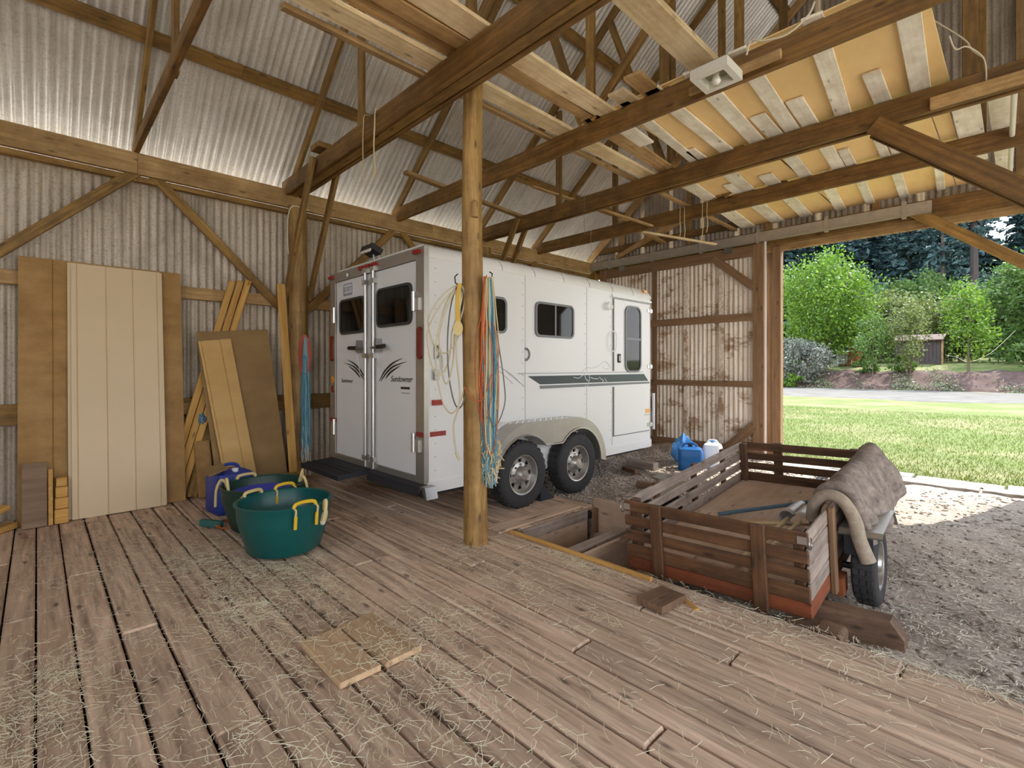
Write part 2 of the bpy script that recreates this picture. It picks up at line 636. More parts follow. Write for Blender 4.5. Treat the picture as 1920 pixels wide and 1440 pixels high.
def fast_mesh(name, verts, faces, mat, parent=None, loc=(0, 0, 0), smooth=False):
    """big meshes from numpy; faces is an (n,k) array"""
    me = bpy.data.meshes.new(name)
    nf, k = faces.shape
    me.vertices.add(len(verts))
    me.vertices.foreach_set('co', verts.astype(np.float32).ravel())
    me.loops.add(nf * k)
    me.loops.foreach_set('vertex_index', faces.astype(np.int32).ravel())
    me.polygons.add(nf)
    me.polygons.foreach_set('loop_start', np.arange(0, nf * k, k, dtype=np.int32))
    me.update(calc_edges=True)
    if smooth:
        me.polygons.foreach_set('use_smooth', [True] * nf)
    me.validate()
    return link(name, me, mat, parent, loc)

# ------------------------------------------------------------------ terrain outside
def sstep(x):
    x = np.clip(x, 0, 1)
    return x * x * (3 - 2 * x)
def terrain(X, Y):
    z = np.full_like(X, -0.22)
    z = z + 1.2 * sstep((Y - 46.5) / 3.5) + 0.75 * np.clip((Y - 50) / 6, 0, 1) + 1.6 * np.clip((Y - 56) / 50, 0, 1)
    inside = (X > -7.0) & (X < 4.4) & (Y > -6.4) & (Y < 9.3)
    z = np.where(inside, -0.75, z)
    return z
def tz(x, y):
    return float(terrain(np.array([x]), np.array([y]))[0])

xs = np.concatenate([np.linspace(-90, -9, 40), np.linspace(-8, 5.4, 40), np.linspace(6, 70, 30)])
ys = np.concatenate([np.linspace(-50, -7.4, 14), np.linspace(-6.6, 9.2, 40), np.linspace(9.5, 42, 50), np.linspace(42.5, 58, 60), np.linspace(59, 130, 30)])
GX, GY = np.meshgrid(xs, ys)
GZ = terrain(GX, GY)
nx, ny = len(xs), len(ys)
V = np.stack([GX.ravel(), GY.ravel(), GZ.ravel()], 1)
ii = np.arange((ny - 1) * (nx - 1))
r, c = ii // (nx - 1), ii % (nx - 1)
F = np.stack([r * nx + c, r * nx + c + 1, (r + 1) * nx + c + 1, (r + 1) * nx + c], 1)
o = fast_mesh('lawn', V, F, 'lawn_mat', smooth=True)
tag(o, 'sunlit green lawn with dry patches outside the barn', 'lawn', None, 'structure')

# gravel driveway across the lawn
def strip(name, mat, x0, x1, y0, y1, nxx, nyy, zf):
    X, Y = np.meshgrid(np.linspace(x0, x1, nxx), np.linspace(y0, y1, nyy))
    Z = zf(X, Y)
    V = np.stack([X.ravel(), Y.ravel(), Z.ravel()], 1)
    ii = np.arange((nyy - 1) * (nxx - 1))
    r, c = ii // (nxx - 1), ii % (nxx - 1)
    F = np.stack([r * nxx + c, r * nxx + c + 1, (r + 1) * nxx + c + 1, (r + 1) * nxx + c], 1)
    return fast_mesh(name, V, F, mat, smooth=True)
def wob(X, s, a):
    return a * (np.sin(X * s) + 0.6 * np.sin(X * s * 2.7 + 1.3))
def roadz(X, Y):
    e0 = 32.5 + wob(X, 0.35, 0.8); e1 = 46.2
    inside = (Y > e0) & (Y < e1)
    return np.where(inside, -0.19, -0.32)
o = strip('road', 'road_mat', -60, 45, 30, 46.6, 120, 60, roadz)
tag(o, 'pale gravel driveway crossing beyond the lawn', 'driveway', None, 'structure')

# unseen pale gravel yard, added to bounce neutral light into the barn
for nm, x0, x1, y0, y1, lab in (('yard', 4.4, 28, -30, 9.2, 'unseen pale gravel yard added on the open side to bounce light into the barn'), ('yard', -7.0, 4.4, -30, -6.3, 'unseen pale gravel yard added behind the viewer to bounce light'), ('yard', -28, -7.0, -30, 9.2, 'unseen pale gravel yard added outside the corrugated wall to bounce light')):
    o = strip(nm, 'bounce_yard_mat', x0, x1, y0, y1, 3, 3, lambda X, Y: np.full_like(X, -0.19))
    tag(o, lab, 'yard', None, 'structure')

# low planted bank
def bankz(X, Y):
    return terrain(X, Y) + 0.17 - 0.45 * (1 - sstep((Y - 46.2) / 0.9)) + 0.09 * np.sin(X * 1.7 + Y) * np.sin(Y * 2.1 + X * 0.4) + 0.05 * np.sin(X * 4.1)
o = strip('bank_ground', 'mulch', -50, 40, 46.3, 50.6, 260, 26, bankz)
tag(o, 'low bank of dark mulch beyond the driveway', 'bank', None, 'structure')

# ------------------------------------------------------------------ ground inside the door
def inner_ground(X, Y):
    gravel = -0.03
    dirt = -0.22
    t = sstep((X + 3.3) / 1.4)
    z = gravel * (1 - t) + dirt * t
    # humps and hollows
    z = z + 0.018 * np.sin(X * 3.1 + Y * 1.7) + 0.014 * np.sin(X * 5.3 - Y * 4.1) + 0.010 * np.sin(X * 11 + Y * 9)
    return z
X, Y = np.meshgrid(np.linspace(-6.75, 4.4, 150), np.linspace(3.12, 9.35, 90))
Z = inner_ground(X, Y)
Z = Z + RNG.normal(0, 0.006, Z.shape)
under = (X < -3.1) & (Y < 4.3)
Z = np.where(under, -0.2, Z)
pit = (X > -3.2) & (X < -1.95) & (Y < 4.12)
Z = np.where(pit, -0.62, Z)
nyy, nxx = X.shape
V = np.stack([X.ravel(), Y.ravel(), Z.ravel()], 1)
ii = np.arange((nyy - 1) * (nxx - 1))
r, c = ii // (nxx - 1), ii % (nxx - 1)
F = np.stack([r * nxx + c, r * nxx + c + 1, (r + 1) * nxx + c + 1, (r + 1) * nxx + c], 1)
o = fast_mesh('ground', V, F, 'ground_mat', smooth=True)
tag(o, 'bare dirt and gravel ground between the plank floor and the doorway', 'ground', None, 'structure')

# loose gravel under and beside the horse trailer
def octa(n, P, S, squash=0.6):
    base = np.array([[1, 0, 0], [0, 1, 0], [-1, 0, 0], [0, -1, 0], [0, 0, 1], [0, 0, -1]], dtype=float)
    fac = np.array([[0, 1, 4], [1, 2, 4], [2, 3, 4], [3, 0, 4], [1, 0, 5], [2, 1, 5], [3, 2, 5], [0, 3, 5]])
    a = RNG.uniform(0, 6.28, n)
    ca, sa = np.cos(a), np.sin(a)
    sc = np.stack([S * RNG.uniform(0.7, 1.3, n), S * RNG.uniform(0.7, 1.3, n), S * squash * RNG.uniform(0.7, 1.2, n)], 1)
    v = base[None] * sc[:, None, :]
    x = v[..., 0] * ca[:, None] - v[..., 1] * sa[:, None]
    y = v[..., 0] * sa[:, None] + v[..., 1] * ca[:, None]
    v = np.stack([x, y, v[..., 2]], -1) + P[:, None, :]
    f = fac[None] + (np.arange(n) * 6)[:, None, None]
    return v.reshape(-1, 3), f.reshape(-1, 3)
n = 15000
gx = RNG.uniform(-6.4, -1.6, n); gy = RNG.uniform(4.2, 8.6, n)
keep = (RNG.uniform(0, 1, n) < np.clip(1.2 - (gx + 3.6) * 0.55, 0.05, 1)) & ~((gx > -3.2) & (gy < 4.15))
gx, gy = gx[keep], gy[keep]
P = np.stack([gx, gy, inner_ground(gx, gy) + 0.006], 1)
v, f = octa(len(gx), P, RNG.uniform(0.010, 0.024, len(gx)))
o = fast_mesh('gravel', v, f, 'pebble')
tag(o, 'loose grey gravel spread under the horse trailer and towards the door', 'gravel', None, 'stuff')

# stone sill along the doorway
st = thing('path_edge', 'broken pale stone edging between dirt and lawn at the doorway', 'edging', (-0.5, 9.5, -0.22), kind='structure')
rs = random.Random(21)
for y0, y1 in ((9.02, 9.36), (9.40, 9.78)):
    x = -2.75
    while x < 4.2:
        w = rs.uniform(0.6, 1.3)
        edge = []
        n = 6
        for k in range(n + 1):
            edge.append((x + (w - 0.035) * k / n, y0 + rs.uniform(-0.03, 0.03)))
        for k in range(n, -1, -1):
            edge.append((x + (w - 0.035) * k / n, y1 + rs.uniform(-0.03, 0.03)))
        hgt = rs.uniform(0.045, 0.075)
        MB().prism(edge, hgt, lambda a, b, t: (a, b, -0.25 + t)).build('slab', 'stone', st)
        x += w

# ------------------------------------------------------------------ plank floor
floor = MB().box((-1.6, -1.6, -0.09), (10.2, 9.3, 0.06)).box((-4.9, 3.65, -0.09), (3.55, 1.1, 0.06)).build('floor', 'subfloor')
tag(floor, 'old grey-brown plank floor strewn with straw', 'floor', None, 'structure')
def plank_row(y, w, x0, x1):
    x = x0 + random.uniform(-0.0, 0.0)
    first = True
    while x < x1 - 0.05:
        L = random.choice([2.4, 3.0, 3.6, 4.2]) if not first else random.choice([0.9, 1.5, 2.1, 2.7, 3.3])
        first = False
        e = min(x + L, x1)
        if x1 - e < 0.5: e = x1
        z = random.uniform(-0.006, 0.004)
        beam('plank', (x + 0.004, y, -0.024 + z), (e - 0.004, y, -0.024 + z + random.uniform(-0.003, 0.003)), w, 0.048, 'floor_wood', floor, 0.010)
        x = e
y = -2.2
while y < 3.1:
    w = random.choice([0.14, 0.15, 0.165, 0.18])
    if y + w > 3.12: w = 3.12 - y
    if w > 0.05:
        plank_row(y + w / 2, w - random.choice([0.010, 0.014, 0.020]), -6.7, 3.5)
    y += w
y = -6.1
while y < -2.21:
    w = 0.3
    plank_row(y + w / 2, w - 0.01, -6.7, 3.5)
    y += w
y = 3.12
while y < 4.2:
    w = random.choice([0.15, 0.165, 0.18])
    plank_row(y + w / 2, w - 0.009, -6.7, -3.12 - random.choice([0, 0, 0.03]))
    y += w

# pit beside the floor
pit = thing('floor_pit', 'open pit in the floor lined with pale boards beside the slatted trailer', 'pit', (-2.5, 3.5, -0.6), kind='structure')
beam('joist', (-3.10, 3.12, -0.05), (-3.10, 4.05, -0.05), 0.05, 0.10, 'weathered_wood', pit)
beam('pit_side', (-3.09, 3.1, -0.34), (-3.09, 4.05, -0.34), 0.02, 0.5, 'plywood', pit)
beam('plywood_panel', (-3.02, 4.08, -0.12), (-2.05, 4.08, -0.12), 0.02, 0.5, 'plywood', pit)
beam('plywood_panel', (-3.02, 4.09, -0.42), (-1.95, 4.09, -0.42), 0.02, 0.36, 'plywood', pit)
beam('pit_side', (-3.1, 3.13, -0.36), (-1.95, 3.13, -0.36), 0.02, 0.5, 'plywood', pit)
beam('partition', (-2.52, 3.15, -0.36), (-2.52, 4.06, -0.36), 0.025, 0.48, 'plywood', pit)
beam('cleat', (-2.98, 4.04, -0.2), (-2.98, 4.04, 0.04), 0.05, 0.05, 'block_wood', pit)
beam('pit_bottom', (-3.1, 3.6, -0.6), (-1.95, 3.6, -0.6), 0.98, 0.03, 'plywood', pit)
def loose(name, label, cat, p0, p1, w, h, mat, group=None, up=(0, 0, 1)):
    return tag(beam(name, p0, p1, w, h, mat, None, 0.006, up), label, cat, group)
loose('loose_board', 'pale loose board lying along the pit partition top', 'board', (-2.60, 3.2, -0.075), (-2.60, 3.98, -0.075), 0.10, 0.03, 'weathered_wood')
loose('loose_board', 'short reddish board beside the pit partition', 'board', (-2.475, 3.2, -0.10), (-2.475, 3.72, -0.10), 0.035, 0.08, 'plywood')
loose('edge_batten', 'yellow wooden batten lying along the near pit edge', 'batten', (-3.12, 2.99, 0.015), (-1.74, 3.0, 0.015), 0.035, 0.03, 'fresh_wood')
loose('floor_board', 'bare wooden board covering the gap beside the trailer wheel and pit', 'board', (-3.26, 2.9, 0.012), (-3.26, 4.05, 0.012), 0.2, 0.022, 'floor_wood')

# ------------------------------------------------------------------ left wall
def sheet_mesh(width, length, pitch=0.082, amp=0.0105, topfn=None, seg=8):
    key = ('sheet', round(width, 3), round(length, 3), pitch, amp)
    if topfn is None and key in _bc:
        return _bc[key]
    n = max(2, int(round(width / pitch * seg)))
    vs = []; fs = []
    for i in range(n + 1):
        x = -width / 2 + width * i / n
        z = amp * math.sin(2 * math.pi * x / pitch)
        vs.append((x, 0, z))
        vs.append((x, length if topfn is None else topfn(x), z))
    for i in range(n):
        fs.append((2 * i, 2 * i + 2, 2 * i + 3, 2 * i + 1))
    me = bpy.data.meshes.new('corrugated')
    me.from_pydata(vs, [], fs)
    me.polygons.foreach_set('use_smooth', [True] * len(fs))
    me.update()
    if topfn is None:
        _bc[key] = me
    return me
def sheet(name, origin, xa, ya, width, length, mat, parent, pitch=0.082, amp=0.0105, topfn=None):
    xa = Vector(xa).normalized(); ya = Vector(ya).normalized()
    z = xa.cross(ya)
    q = Matrix((xa, ya, z)).transposed().to_quaternion()
    me = sheet_mesh(width, length, pitch, amp, topfn)
    return link(name, mesh_for(me, mat), None, parent, origin, q)

wall = thing('wall_left', 'corrugated metal side wall with timber girts and braces', 'wall', (-6.75, 2, 0), kind='structure')
y = -6.1
k = 0
while y < 8.9:
    sheet('corrugated_sheet', (-6.78 - 0.004 * (k % 2), y + 0.32, -0.05), (0, 1, 0), (0, 0, 1), 0.72, 3.62, 'wall_metal', wall, 0.08, 0.0105)
    y += 0.64; k += 1
for z0, z1, m in ((2.25, 2.39, 'tan_wood'), (0.90, 1.10, 'beam_wood')):
    for y0, y1 in ((-6.0, -0.9), (-0.9, 2.36), (2.54, 5.6), (5.75, 8.8)):
        beam('girt', (-6.72, y0, (z0 + z1) / 2), (-6.72, y1, (z0 + z1) / 2), 0.06, z1 - z0, m, wall)
for y0, y1 in ((-6.0, 0.78), (0.78, 4.6), (4.6, 8.85)):
    beam('eave_beam', (-6.64, y0, 3.655), (-6.64, y1, 3.655), 0.06, 0.23, 'tan_wood', wall)
    beam('eave_strip', (-6.69, y0, 3.505), (-6.69, y1, 3.505), 0.07, 0.06, 'beam_wood', wall)
for p0, p1 in (((-6.66, 0.80, 3.60), (-6.66, -0.62, 2.18)), ((-6.66, 0.90, 3.60), (-6.66, 2.33, 2.16)),
               ((-6.66, 2.58, 2.20), (-6.66, 3.92, 3.55)), ((-6.66, 4.05, 3.55), (-6.66, 5.5, 2.2)), ((-6.66, 5.8, 2.2), (-6.66, 7.1, 3.55))):
    beam('brace', p0, p1, 0.04, 0.10, 'beam_wood', wall)

def log_obj(name, p0, p1, r0, r1, mat, parent=None, n=16, rings=14, wobble=0.012):
    p0 = Vector(p0); p1 = Vector(p1)
    L = (p1 - p0).length
    vs = []; fs = []
    ph = random.uniform(0, 6)
    for i in range(rings + 1):
        t = i / rings
        r = r0 + (r1 - r0) * t
        cy = wobble * math.sin(t * 5 + ph); cz = wobble * math.cos(t * 4 + ph)
        for k in range(n):
            a = 2 * math.pi * k / n
            rr = r * (1 + 0.025 * math.sin(3 * a + t * 6 + ph) + 0.02 * math.sin(5 * a - t * 9))
            vs.append((t * L - L / 2, cy + rr * math.cos(a), cz + rr * math.sin(a)))
    for i in range(rings):
        for k in range(n):
            fs.append((i * n + k, i * n + (k + 1) % n, (i + 1) * n + (k + 1) % n, (i + 1) * n + k))
    fs.append(tuple(range(n - 1, -1, -1))); fs.append(tuple(rings * n + k for k in range(n)))
    me = bpy.data.meshes.new(name)
    me.from_pydata(vs, [], fs)
    bm = bmesh.new(); bm.from_mesh(me); bmesh.ops.recalc_face_normals(bm, faces=bm.faces[:]); bm.to_mesh(me); bm.free()
    me.polygons.foreach_set('use_smooth', [True] * len(fs))
    try: me.set_sharp_from_angle(angle=math.radians(50))
    except Exception: pass
    return link(name, me, mat, parent, (p0 + p1) / 2, frame_quat(p1 - p0))
for yy in (-0.95, 2.45, 5.68):
    log_obj('post', (-6.58, yy, -0.1), (-6.58, yy, 3.56), 0.125, 0.11, 'log_wood', wall)

# ------------------------------------------------------------------ roof
EAVE_Z, EAVE_X, SL = 3.85, -6.7, 0.85
RIDGE_X = -1.55
RIDGE_Z = EAVE_Z + SL * (RIDGE_X - EAVE_X)
def rz(x):
    return EAVE_Z + SL * (x - EAVE_X) if x < RIDGE_X else RIDGE_Z - SL * (x - RIDGE_X)
RIGHT_X = 2 * RIDGE_X - EAVE_X
roof = thing('ceiling', 'steep corrugated metal roof on timber rafters and tie beams', 'roof', (RIDGE_X, 2, 3.8), kind='structure')
th = math.atan(SL)
ct, s_t = math.cos(th), math.sin(th)
OFF = 0.16
Y0, Y1 = -6.2, 9.25
for side in (-1, 1):
    y = Y0; k = 0
    while y < Y1:
        for row, (a0, L) in enumerate(((-0.55, 4.0), (3.38, 3.65))):
            if side < 0:
                ex, ez = EAVE_X - 0.0, EAVE_Z + OFF
                o0 = (ex + a0 * ct, y + 0.325, ez + a0 * s_t + 0.004 * (k % 2) + 0.012 * row)
                sheet('roof_sheet', o0, (0, 1, 0), (ct, 0, s_t), 0.73125, L, 'roof_metal', roof, 0.08125, 0.015)
            else:
                ex, ez = RIGHT_X, EAVE_Z + OFF
                o0 = (ex - a0 * ct, y + 0.325, ez + a0 * s_t + 0.004 * (k % 2) + 0.012 * row)
                sheet('roof_sheet', o0, (0, 1, 0), (-ct, 0, s_t), 0.73125, L, 'roof_metal', roof, 0.08125, 0.015)
        y += 0.65; k += 1
TRUSS = (-2.5, -0.85, 0.77, 2.42, 3.97, 5.62, 7.1)
for ty in TRUSS:
    beam('rafter', (EAVE_X - 0.05, ty, EAVE_Z - 0.05), (RIDGE_X, ty, RIDGE_Z - 0.05), 0.045, 0.12, 'beam_wood', roof)
    beam('rafter', (RIGHT_X + 0.05, ty, EAVE_Z - 0.05), (RIDGE_X, ty, RIDGE_Z - 0.05), 0.045, 0.12, 'beam_wood', roof)
    if ty == 2.42:
        for dy in (-0.085, 0.085):
            beam('tie_beam', (-6.75, ty + dy, 3.79), (RIGHT_X, ty + dy, 3.79), 0.045, 0.20, 'dark_beam_wood', roof)
        beam('tie_filler', (-6.7, ty, 3.72), (RIGHT_X, ty, 3.72), 0.10, 0.05, 'beam_wood', roof)
    else:
        th_ = 0.13 if ty == 0.77 else 0.21
        beam('tie_beam', (-6.75, ty, 3.895 - th_ / 2), (RIGHT_X, ty, 3.895 - th_ / 2), 0.05, th_, 'dark_beam_wood', roof)
    if ty == 5.62:
        beam('tie_beam', (-6.75, ty + 0.10, 3.76), (RIGHT_X, ty + 0.10, 3.76), 0.045, 0.15, 'dark_beam_wood', roof)
    for sx in (-4.85, -3.02, -2.2, -0.3, 1.75):
        beam('strut', (sx, ty + 0.05, 3.86), (sx, ty + 0.05, rz(sx) - 0.1), 0.045, 0.10, 'beam_wood', roof, 0.006, (1, 0, 0))
    beam('web', (-2.95, ty - 0.05, 3.9), (-2.0, ty - 0.05, 4.78), 0.04, 0.09, 'beam_wood', roof)
    beam('web', (-3.05, ty - 0.05, 3.9), (-3.85, ty - 0.05, 6.1), 0.04, 0.09, 'beam_wood', roof)
# purlins under the sheets
for px in (-5.85, -4.27, -2.7, -0.4, 1.17, 2.75):
    zz = rz(px) + 0.075
    for y0, y1 in ((-6.1, 1.6), (1.6, 5.62), (5.62, 9.1)):
        q = beam('purlin', (px, y0, zz), (px, y1, zz), 0.14, 0.05, 'beam_wood', roof)
        a = -th if px < RIDGE_X else th
        q.rotation_quaternion = Matrix.Rotation(a, 3, 'Y').to_quaternion() @ q.rotation_quaternion
beam('ridge_beam', (RIDGE_X, -6.1, RIDGE_Z - 0.05), (RIDGE_X, 9.0, RIDGE_Z - 0.05), 0.04, 0.2, 'beam_wood', roof)
# braces from the wall posts up to the tie beams
for ty, dys in ((2.42, (-0.15, 0.15)), (5.66, (-0.1, 0.14))):
    for dy in dys:
        beam('knee_brace', (-6.5, ty + dy, 2.35), (-5.62, ty + dy, 3.86), 0.045, 0.10, 'beam_wood', roof)
# big double brace below the third tie beam, and the one at the doorway
for dy in (-0.06, 0.08):
    beam('knee_brace', (-0.95, 5.62 + dy, 3.70), (0.9, 5.62 + dy, 2.05), 0.045, 0.16, 'dark_beam_wood', roof)
beam('beam_splice', (-0.55, 5.565, 3.735), (2.0, 5.565, 3.735), 0.05, 0.10, 'tan_wood', roof)
beam('beam_block', (-5.55, 2.25, 3.96), (-5.55, 2.55, 3.96), 0.22, 0.06, 'beam_wood', roof)
# stay strip between the trusses
beam('stay', (-5.05, 5.3, 4.15), (-4.1, 7.1, 3.72), 0.07, 0.025, 'tan_wood', roof)
beam('stay', (-4.35, 7.18, 3.70), (-3.6, 8.3, 3.55), 0.07, 0.025, 'pale_wood', roof)

# round post in the middle of the floor
pil = log_obj('pillar', (-3.14, 2.60, 0.0), (-3.15, 2.60, 3.86), 0.098, 0.078, 'log_wood', None, 20, 22, 0.012)
tag(pil, 'round peeled log post standing on the plank floor', 'post', None, 'structure')
pil2 = log_obj('pillar', (1.02, 5.62, -0.2), (1.02, 5.62, 3.68), 0.095, 0.085, 'log_wood', None, 18, 16, 0.01)
tag(pil2, 'round log post carrying the third tie beam brace beside the dirt lane', 'post', None, 'structure')
kn = MB().lathe([(0.0, 0.0), (0.028, 0.0), (0.03, 0.12), (0.012, 0.14), (0, 0.14)], (0, 0, 0), 'X', 10)
ko = kn.build('branch_stub', 'log_wood')
ko.parent = pil
ko.location = (0.60, 0.0, 0.0)
# placed on the side of the post that faces the room
pm = pil.rotation_quaternion.to_matrix()
ko.location = pm.inverted() @ (Vector((-3.075, 2.55, 2.74)) - pil.location)

# ------------------------------------------------------------------ loft of loose boards on the tie beams
loft = thing('ceiling_loft', 'loose pale boards and yellow sheets laid across the tie beams', 'loft', (-2, 6, 3.92), kind='structure')
def lb(x0, y0, x1, y1, w, mat='white_board', z=3.905, t=0.022):
    beam('loft_board', (x0, y0, z + t / 2), (x1, y1, z + t / 2), w, t, mat, loft, 0.004)
# between first and second tie beams and on to the third
lb(-3.28, 0.2, -3.33, 6.2, 0.20, 'pale_wood', 3.90, 0.035)
lb(-3.50, 1.2, -3.55, 9.0, 0.06, 'tan_wood', 3.90, 0.04)
lb(-2.72, 0.6, -2.80, 4.10, 0.21, 'pale_wood', 3.905, 0.03)
lb(-2.95, 1.2, -2.95, 4.05, 0.14, 'tan_wood', 3.905, 0.03)
lb(-2.95, 3.9, -3.07, 5.75, 0.20, 'tan_wood', 3.905, 0.025)
lb(-2.80, 4.0, -2.86, 4.82, 0.17, 'white_board', 3.90, 0.022)
lb(-3.10, -1.2, -3.10, 2.45, 0.19, 'tan_wood', 3.94, 0.03)
lb(-2.90, -1.2, -2.90, 2.40, 0.15, 'pale_wood', 3.94, 0.03)
lb(-2.52, 3.72, -2.52, 4.12, 0.17, 'pale_wood', 3.905, 0.03)
lb(-2.28, 3.6, -2.30, 4.12, 0.16, 'tan_wood', 3.905, 0.03)
lb(-1.80, 1.4, -1.80, 4.0, 0.22, 'pale_wood', 3.905, 0.05)
# over the second to third tie beam
for a in ((-2.56, 3.9, -2.72, 5.9, 0.11), (-2.27, 3.9, -2.33, 5.95, 0.14), (-1.90, 3.9, -2.01, 5.9, 0.15), (-1.79, 5.06, -1.82, 6.0, 0.145),
          (-1.53, 3.9, -1.67, 5.95, 0.135), (-1.45, 5.0, -1.50, 6.0, 0.145), (-1.02, 3.9, -1.23, 5.9, 0.135), (-0.87, 5.0, -0.90, 6.0, 0.13), (-0.52, 3.9, -0.64, 6.0, 0.14), (-2.60, 5.30, -2.62, 6.0, 0.11)):
    lb(*a)
# third to fourth
for a in ((-3.07, 5.9, -3.19, 7.6, 0.18), (-2.74, 6.66, -2.81, 7.7, 0.115), (-2.53, 5.8, -2.67, 7.6, 0.17), (-2.27, 6.68, -2.34, 7.7, 0.165),
          (-1.84, 5.8, -1.95, 7.6, 0.14), (-1.48, 5.8, -1.59, 7.6, 0.135), (-1.40, 6.54, -1.46, 7.7, 0.105), (-1.07, 6.5, -1.12, 7.7, 0.09), (-0.955, 6.7, -0.99, 7.7, 0.13), (-1.72, 7.1, -1.73, 7.6, 0.1)):
    lb(*a)
# fourth to the end wall
for a in ((-3.20, 7.6, -3.32, 9.0, 0.22), (-2.75, 7.6, -2.85, 9.0, 0.20), (-2.32, 7.6, -2.42, 9.0, 0.17), (-1.81, 7.6, -1.95, 9.0, 0.14),
          (-1.45, 7.6, -1.57, 9.0, 0.11), (-1.08, 7.6, -1.17, 9.0, 0.11), (-0.68, 7.6, -0.77, 9.0, 0.09)):
    lb(*a)
# white boards further right
lb(-0.36, 5.7, -0.37, 8.0, 0.20, 'white_board', 3.895, 0.022)
lb(-0.14, 5.7, -0.14, 8.6, 0.15, 'white_board', 3.895, 0.022)
lb(0.25, 5.4, 0.25, 8.9, 0.3, 'hardboard', 3.895, 0.022)
# yellow hardboard sheets over the boards
for x0, x1, y0, y1 in ((-2.72, -1.6, 3.95, 6.35), (-1.58, -0.43, 3.95, 6.35), (-3.25, -2.0, 6.37, 9.0), (-1.98, -0.62, 6.37, 9.0), (-0.61, -0.48, 6.37, 9.0)):
    beam('hardboard_sheet', ((x0 + x1) / 2, y0, 3.938), ((x0 + x1) / 2, y1, 3.938), x1 - x0, 0.012, 'hardboard', loft, 0.002)
# single timbers lying over the ties by the wall
beam('loft_timber', (-5.42, 3.35, 3.93), (-5.72, 5.9, 3.93), 0.09, 0.045, 'tan_wood', loft)
beam('loft_timber', (-4.6, 6.95, 3.92), (-4.9, 8.9, 3.92), 0.09, 0.045, 'tan_wood', loft)

# white pipe hanging under the boards on the right
tag(MB().tube([(-0.035, 5.75, 3.80), (-0.1, 8.75, 3.80)], 0.022, 10).build('conduit_pipe', 'pipe_white', None, True),
    'white plastic pipe running under the loft boards', 'pipe')

# ------------------------------------------------------------------ end wall, track and sliding door
EY = 8.95
wend = thing('wall_end', 'corrugated gable end wall above the open doorway', 'wall', (-4, EY, 0), kind='structure')
x = -6.75
while x < RIGHT_X - 0.1:
    cx = x + 0.32
    z0 = 3.42 if cx < 0.15 else -0.2
    top = (lambda xx, cx=cx, z0=z0: max(0.05, rz(cx + xx) + 0.1 - z0))
    # columns run up to the roof line
    sheet('corrugated_sheet', (cx, EY + 0.11, z0), (1, 0, 0), (0, 0, 1), 0.72, 1.0, 'wall_metal', wend, 0.08, 0.0105, top)
    x += 0.64
beam('header', (-6.7, EY, 3.66), (RIGHT_X, EY, 3.66), 0.09, 0.26, 'dark_beam_wood', wend)
beam('header', (-6.7, EY + 0.09, 3.5), (RIGHT_X, EY + 0.09, 3.5), 0.05, 0.14, 'tan_wood', wend)
beam('top_rail', (-6.6, EY, 4.0), (-3.4, EY, 4.0), 0.045, 0.12, 'dark_beam_wood', wend)
beam('rafter', (EAVE_X - 0.05, EY - 0.03, EAVE_Z - 0.03), (RIDGE_X, EY - 0.03, RIDGE_Z - 0.03), 0.045, 0.14, 'tan_wood', wend)
beam('rafter', (RIGHT_X, EY - 0.03, EAVE_Z - 0.03), (RIDGE_X, EY - 0.03, RIDGE_Z - 0.03), 0.045, 0.14, 'tan_wood', wend)
for sx in (-5.9, -4.42, -3.0, -1.5, 0.0, 1.5):
    beam('stud', (sx, EY + 0.04, 3.78), (sx, EY + 0.04, rz(sx) - 0.1), 0.045, 0.10, 'tan_wood', wend, 0.006, (1, 0, 0))
beam('brace', (-5.9, EY - 0.02, 3.85), (-3.2, EY - 0.02, 4.7), 0.04, 0.09, 'tan_wood', wend)
beam('brace', (-6.0, EY - 0.06, 3.8), (-4.5, EY - 0.06, 4.35), 0.04, 0.09, 'tan_wood', wend)
beam('jamb_post', (-2.86, EY + 0.06, -0.25), (-2.86, EY + 0.06, 3.5), 0.13, 0.13, 'rail_wood', wend)
beam('jamb_board', (-2.985, EY + 0.10, -0.25), (-2.985, EY + 0.10, 3.5), 0.03, 0.13, 'rail_wood', wend, 0.006, (1, 0, 0))
beam('jamb_post', (0.18, EY, -0.25), (0.18, EY, 3.6), 0.14, 0.14, 'rail_wood', wend)
beam('knee_brace', (-1.10, EY - 0.1, 3.68), (0.2, EY - 0.1, 2.62), 0.05, 0.14, 'beam_wood', wend)
beam('corner_post', (-6.62, EY, -0.2), (-6.62, EY, 3.7), 0.14, 0.14, 'beam_wood', wend)

trk = thing('trim_1', 'galvanised sliding door track under the end wall header', 'door track', (-4, EY - 0.12, 3.66), kind='structure')
MB().box((-3.75, EY - 0.14, 3.665), (5.8, 0.055, 0.16)).build('track_rail', 'galv_rail', trk)
MB().box((-3.75, EY - 0.14, 3.595), (5.8, 0.09, 0.012)).build('track_lip', 'galv_rail', trk)
for bx in (-6.1, -5.1, -4.1, -3.1, -2.1, -1.15):
    MB().box((bx, EY - 0.14, 3.66), (0.05, 0.075, 0.2)).box((bx, EY - 0.10, 3.78), (0.05, 0.1, 0.04)).build('track_bracket', 'galv_rail', trk)

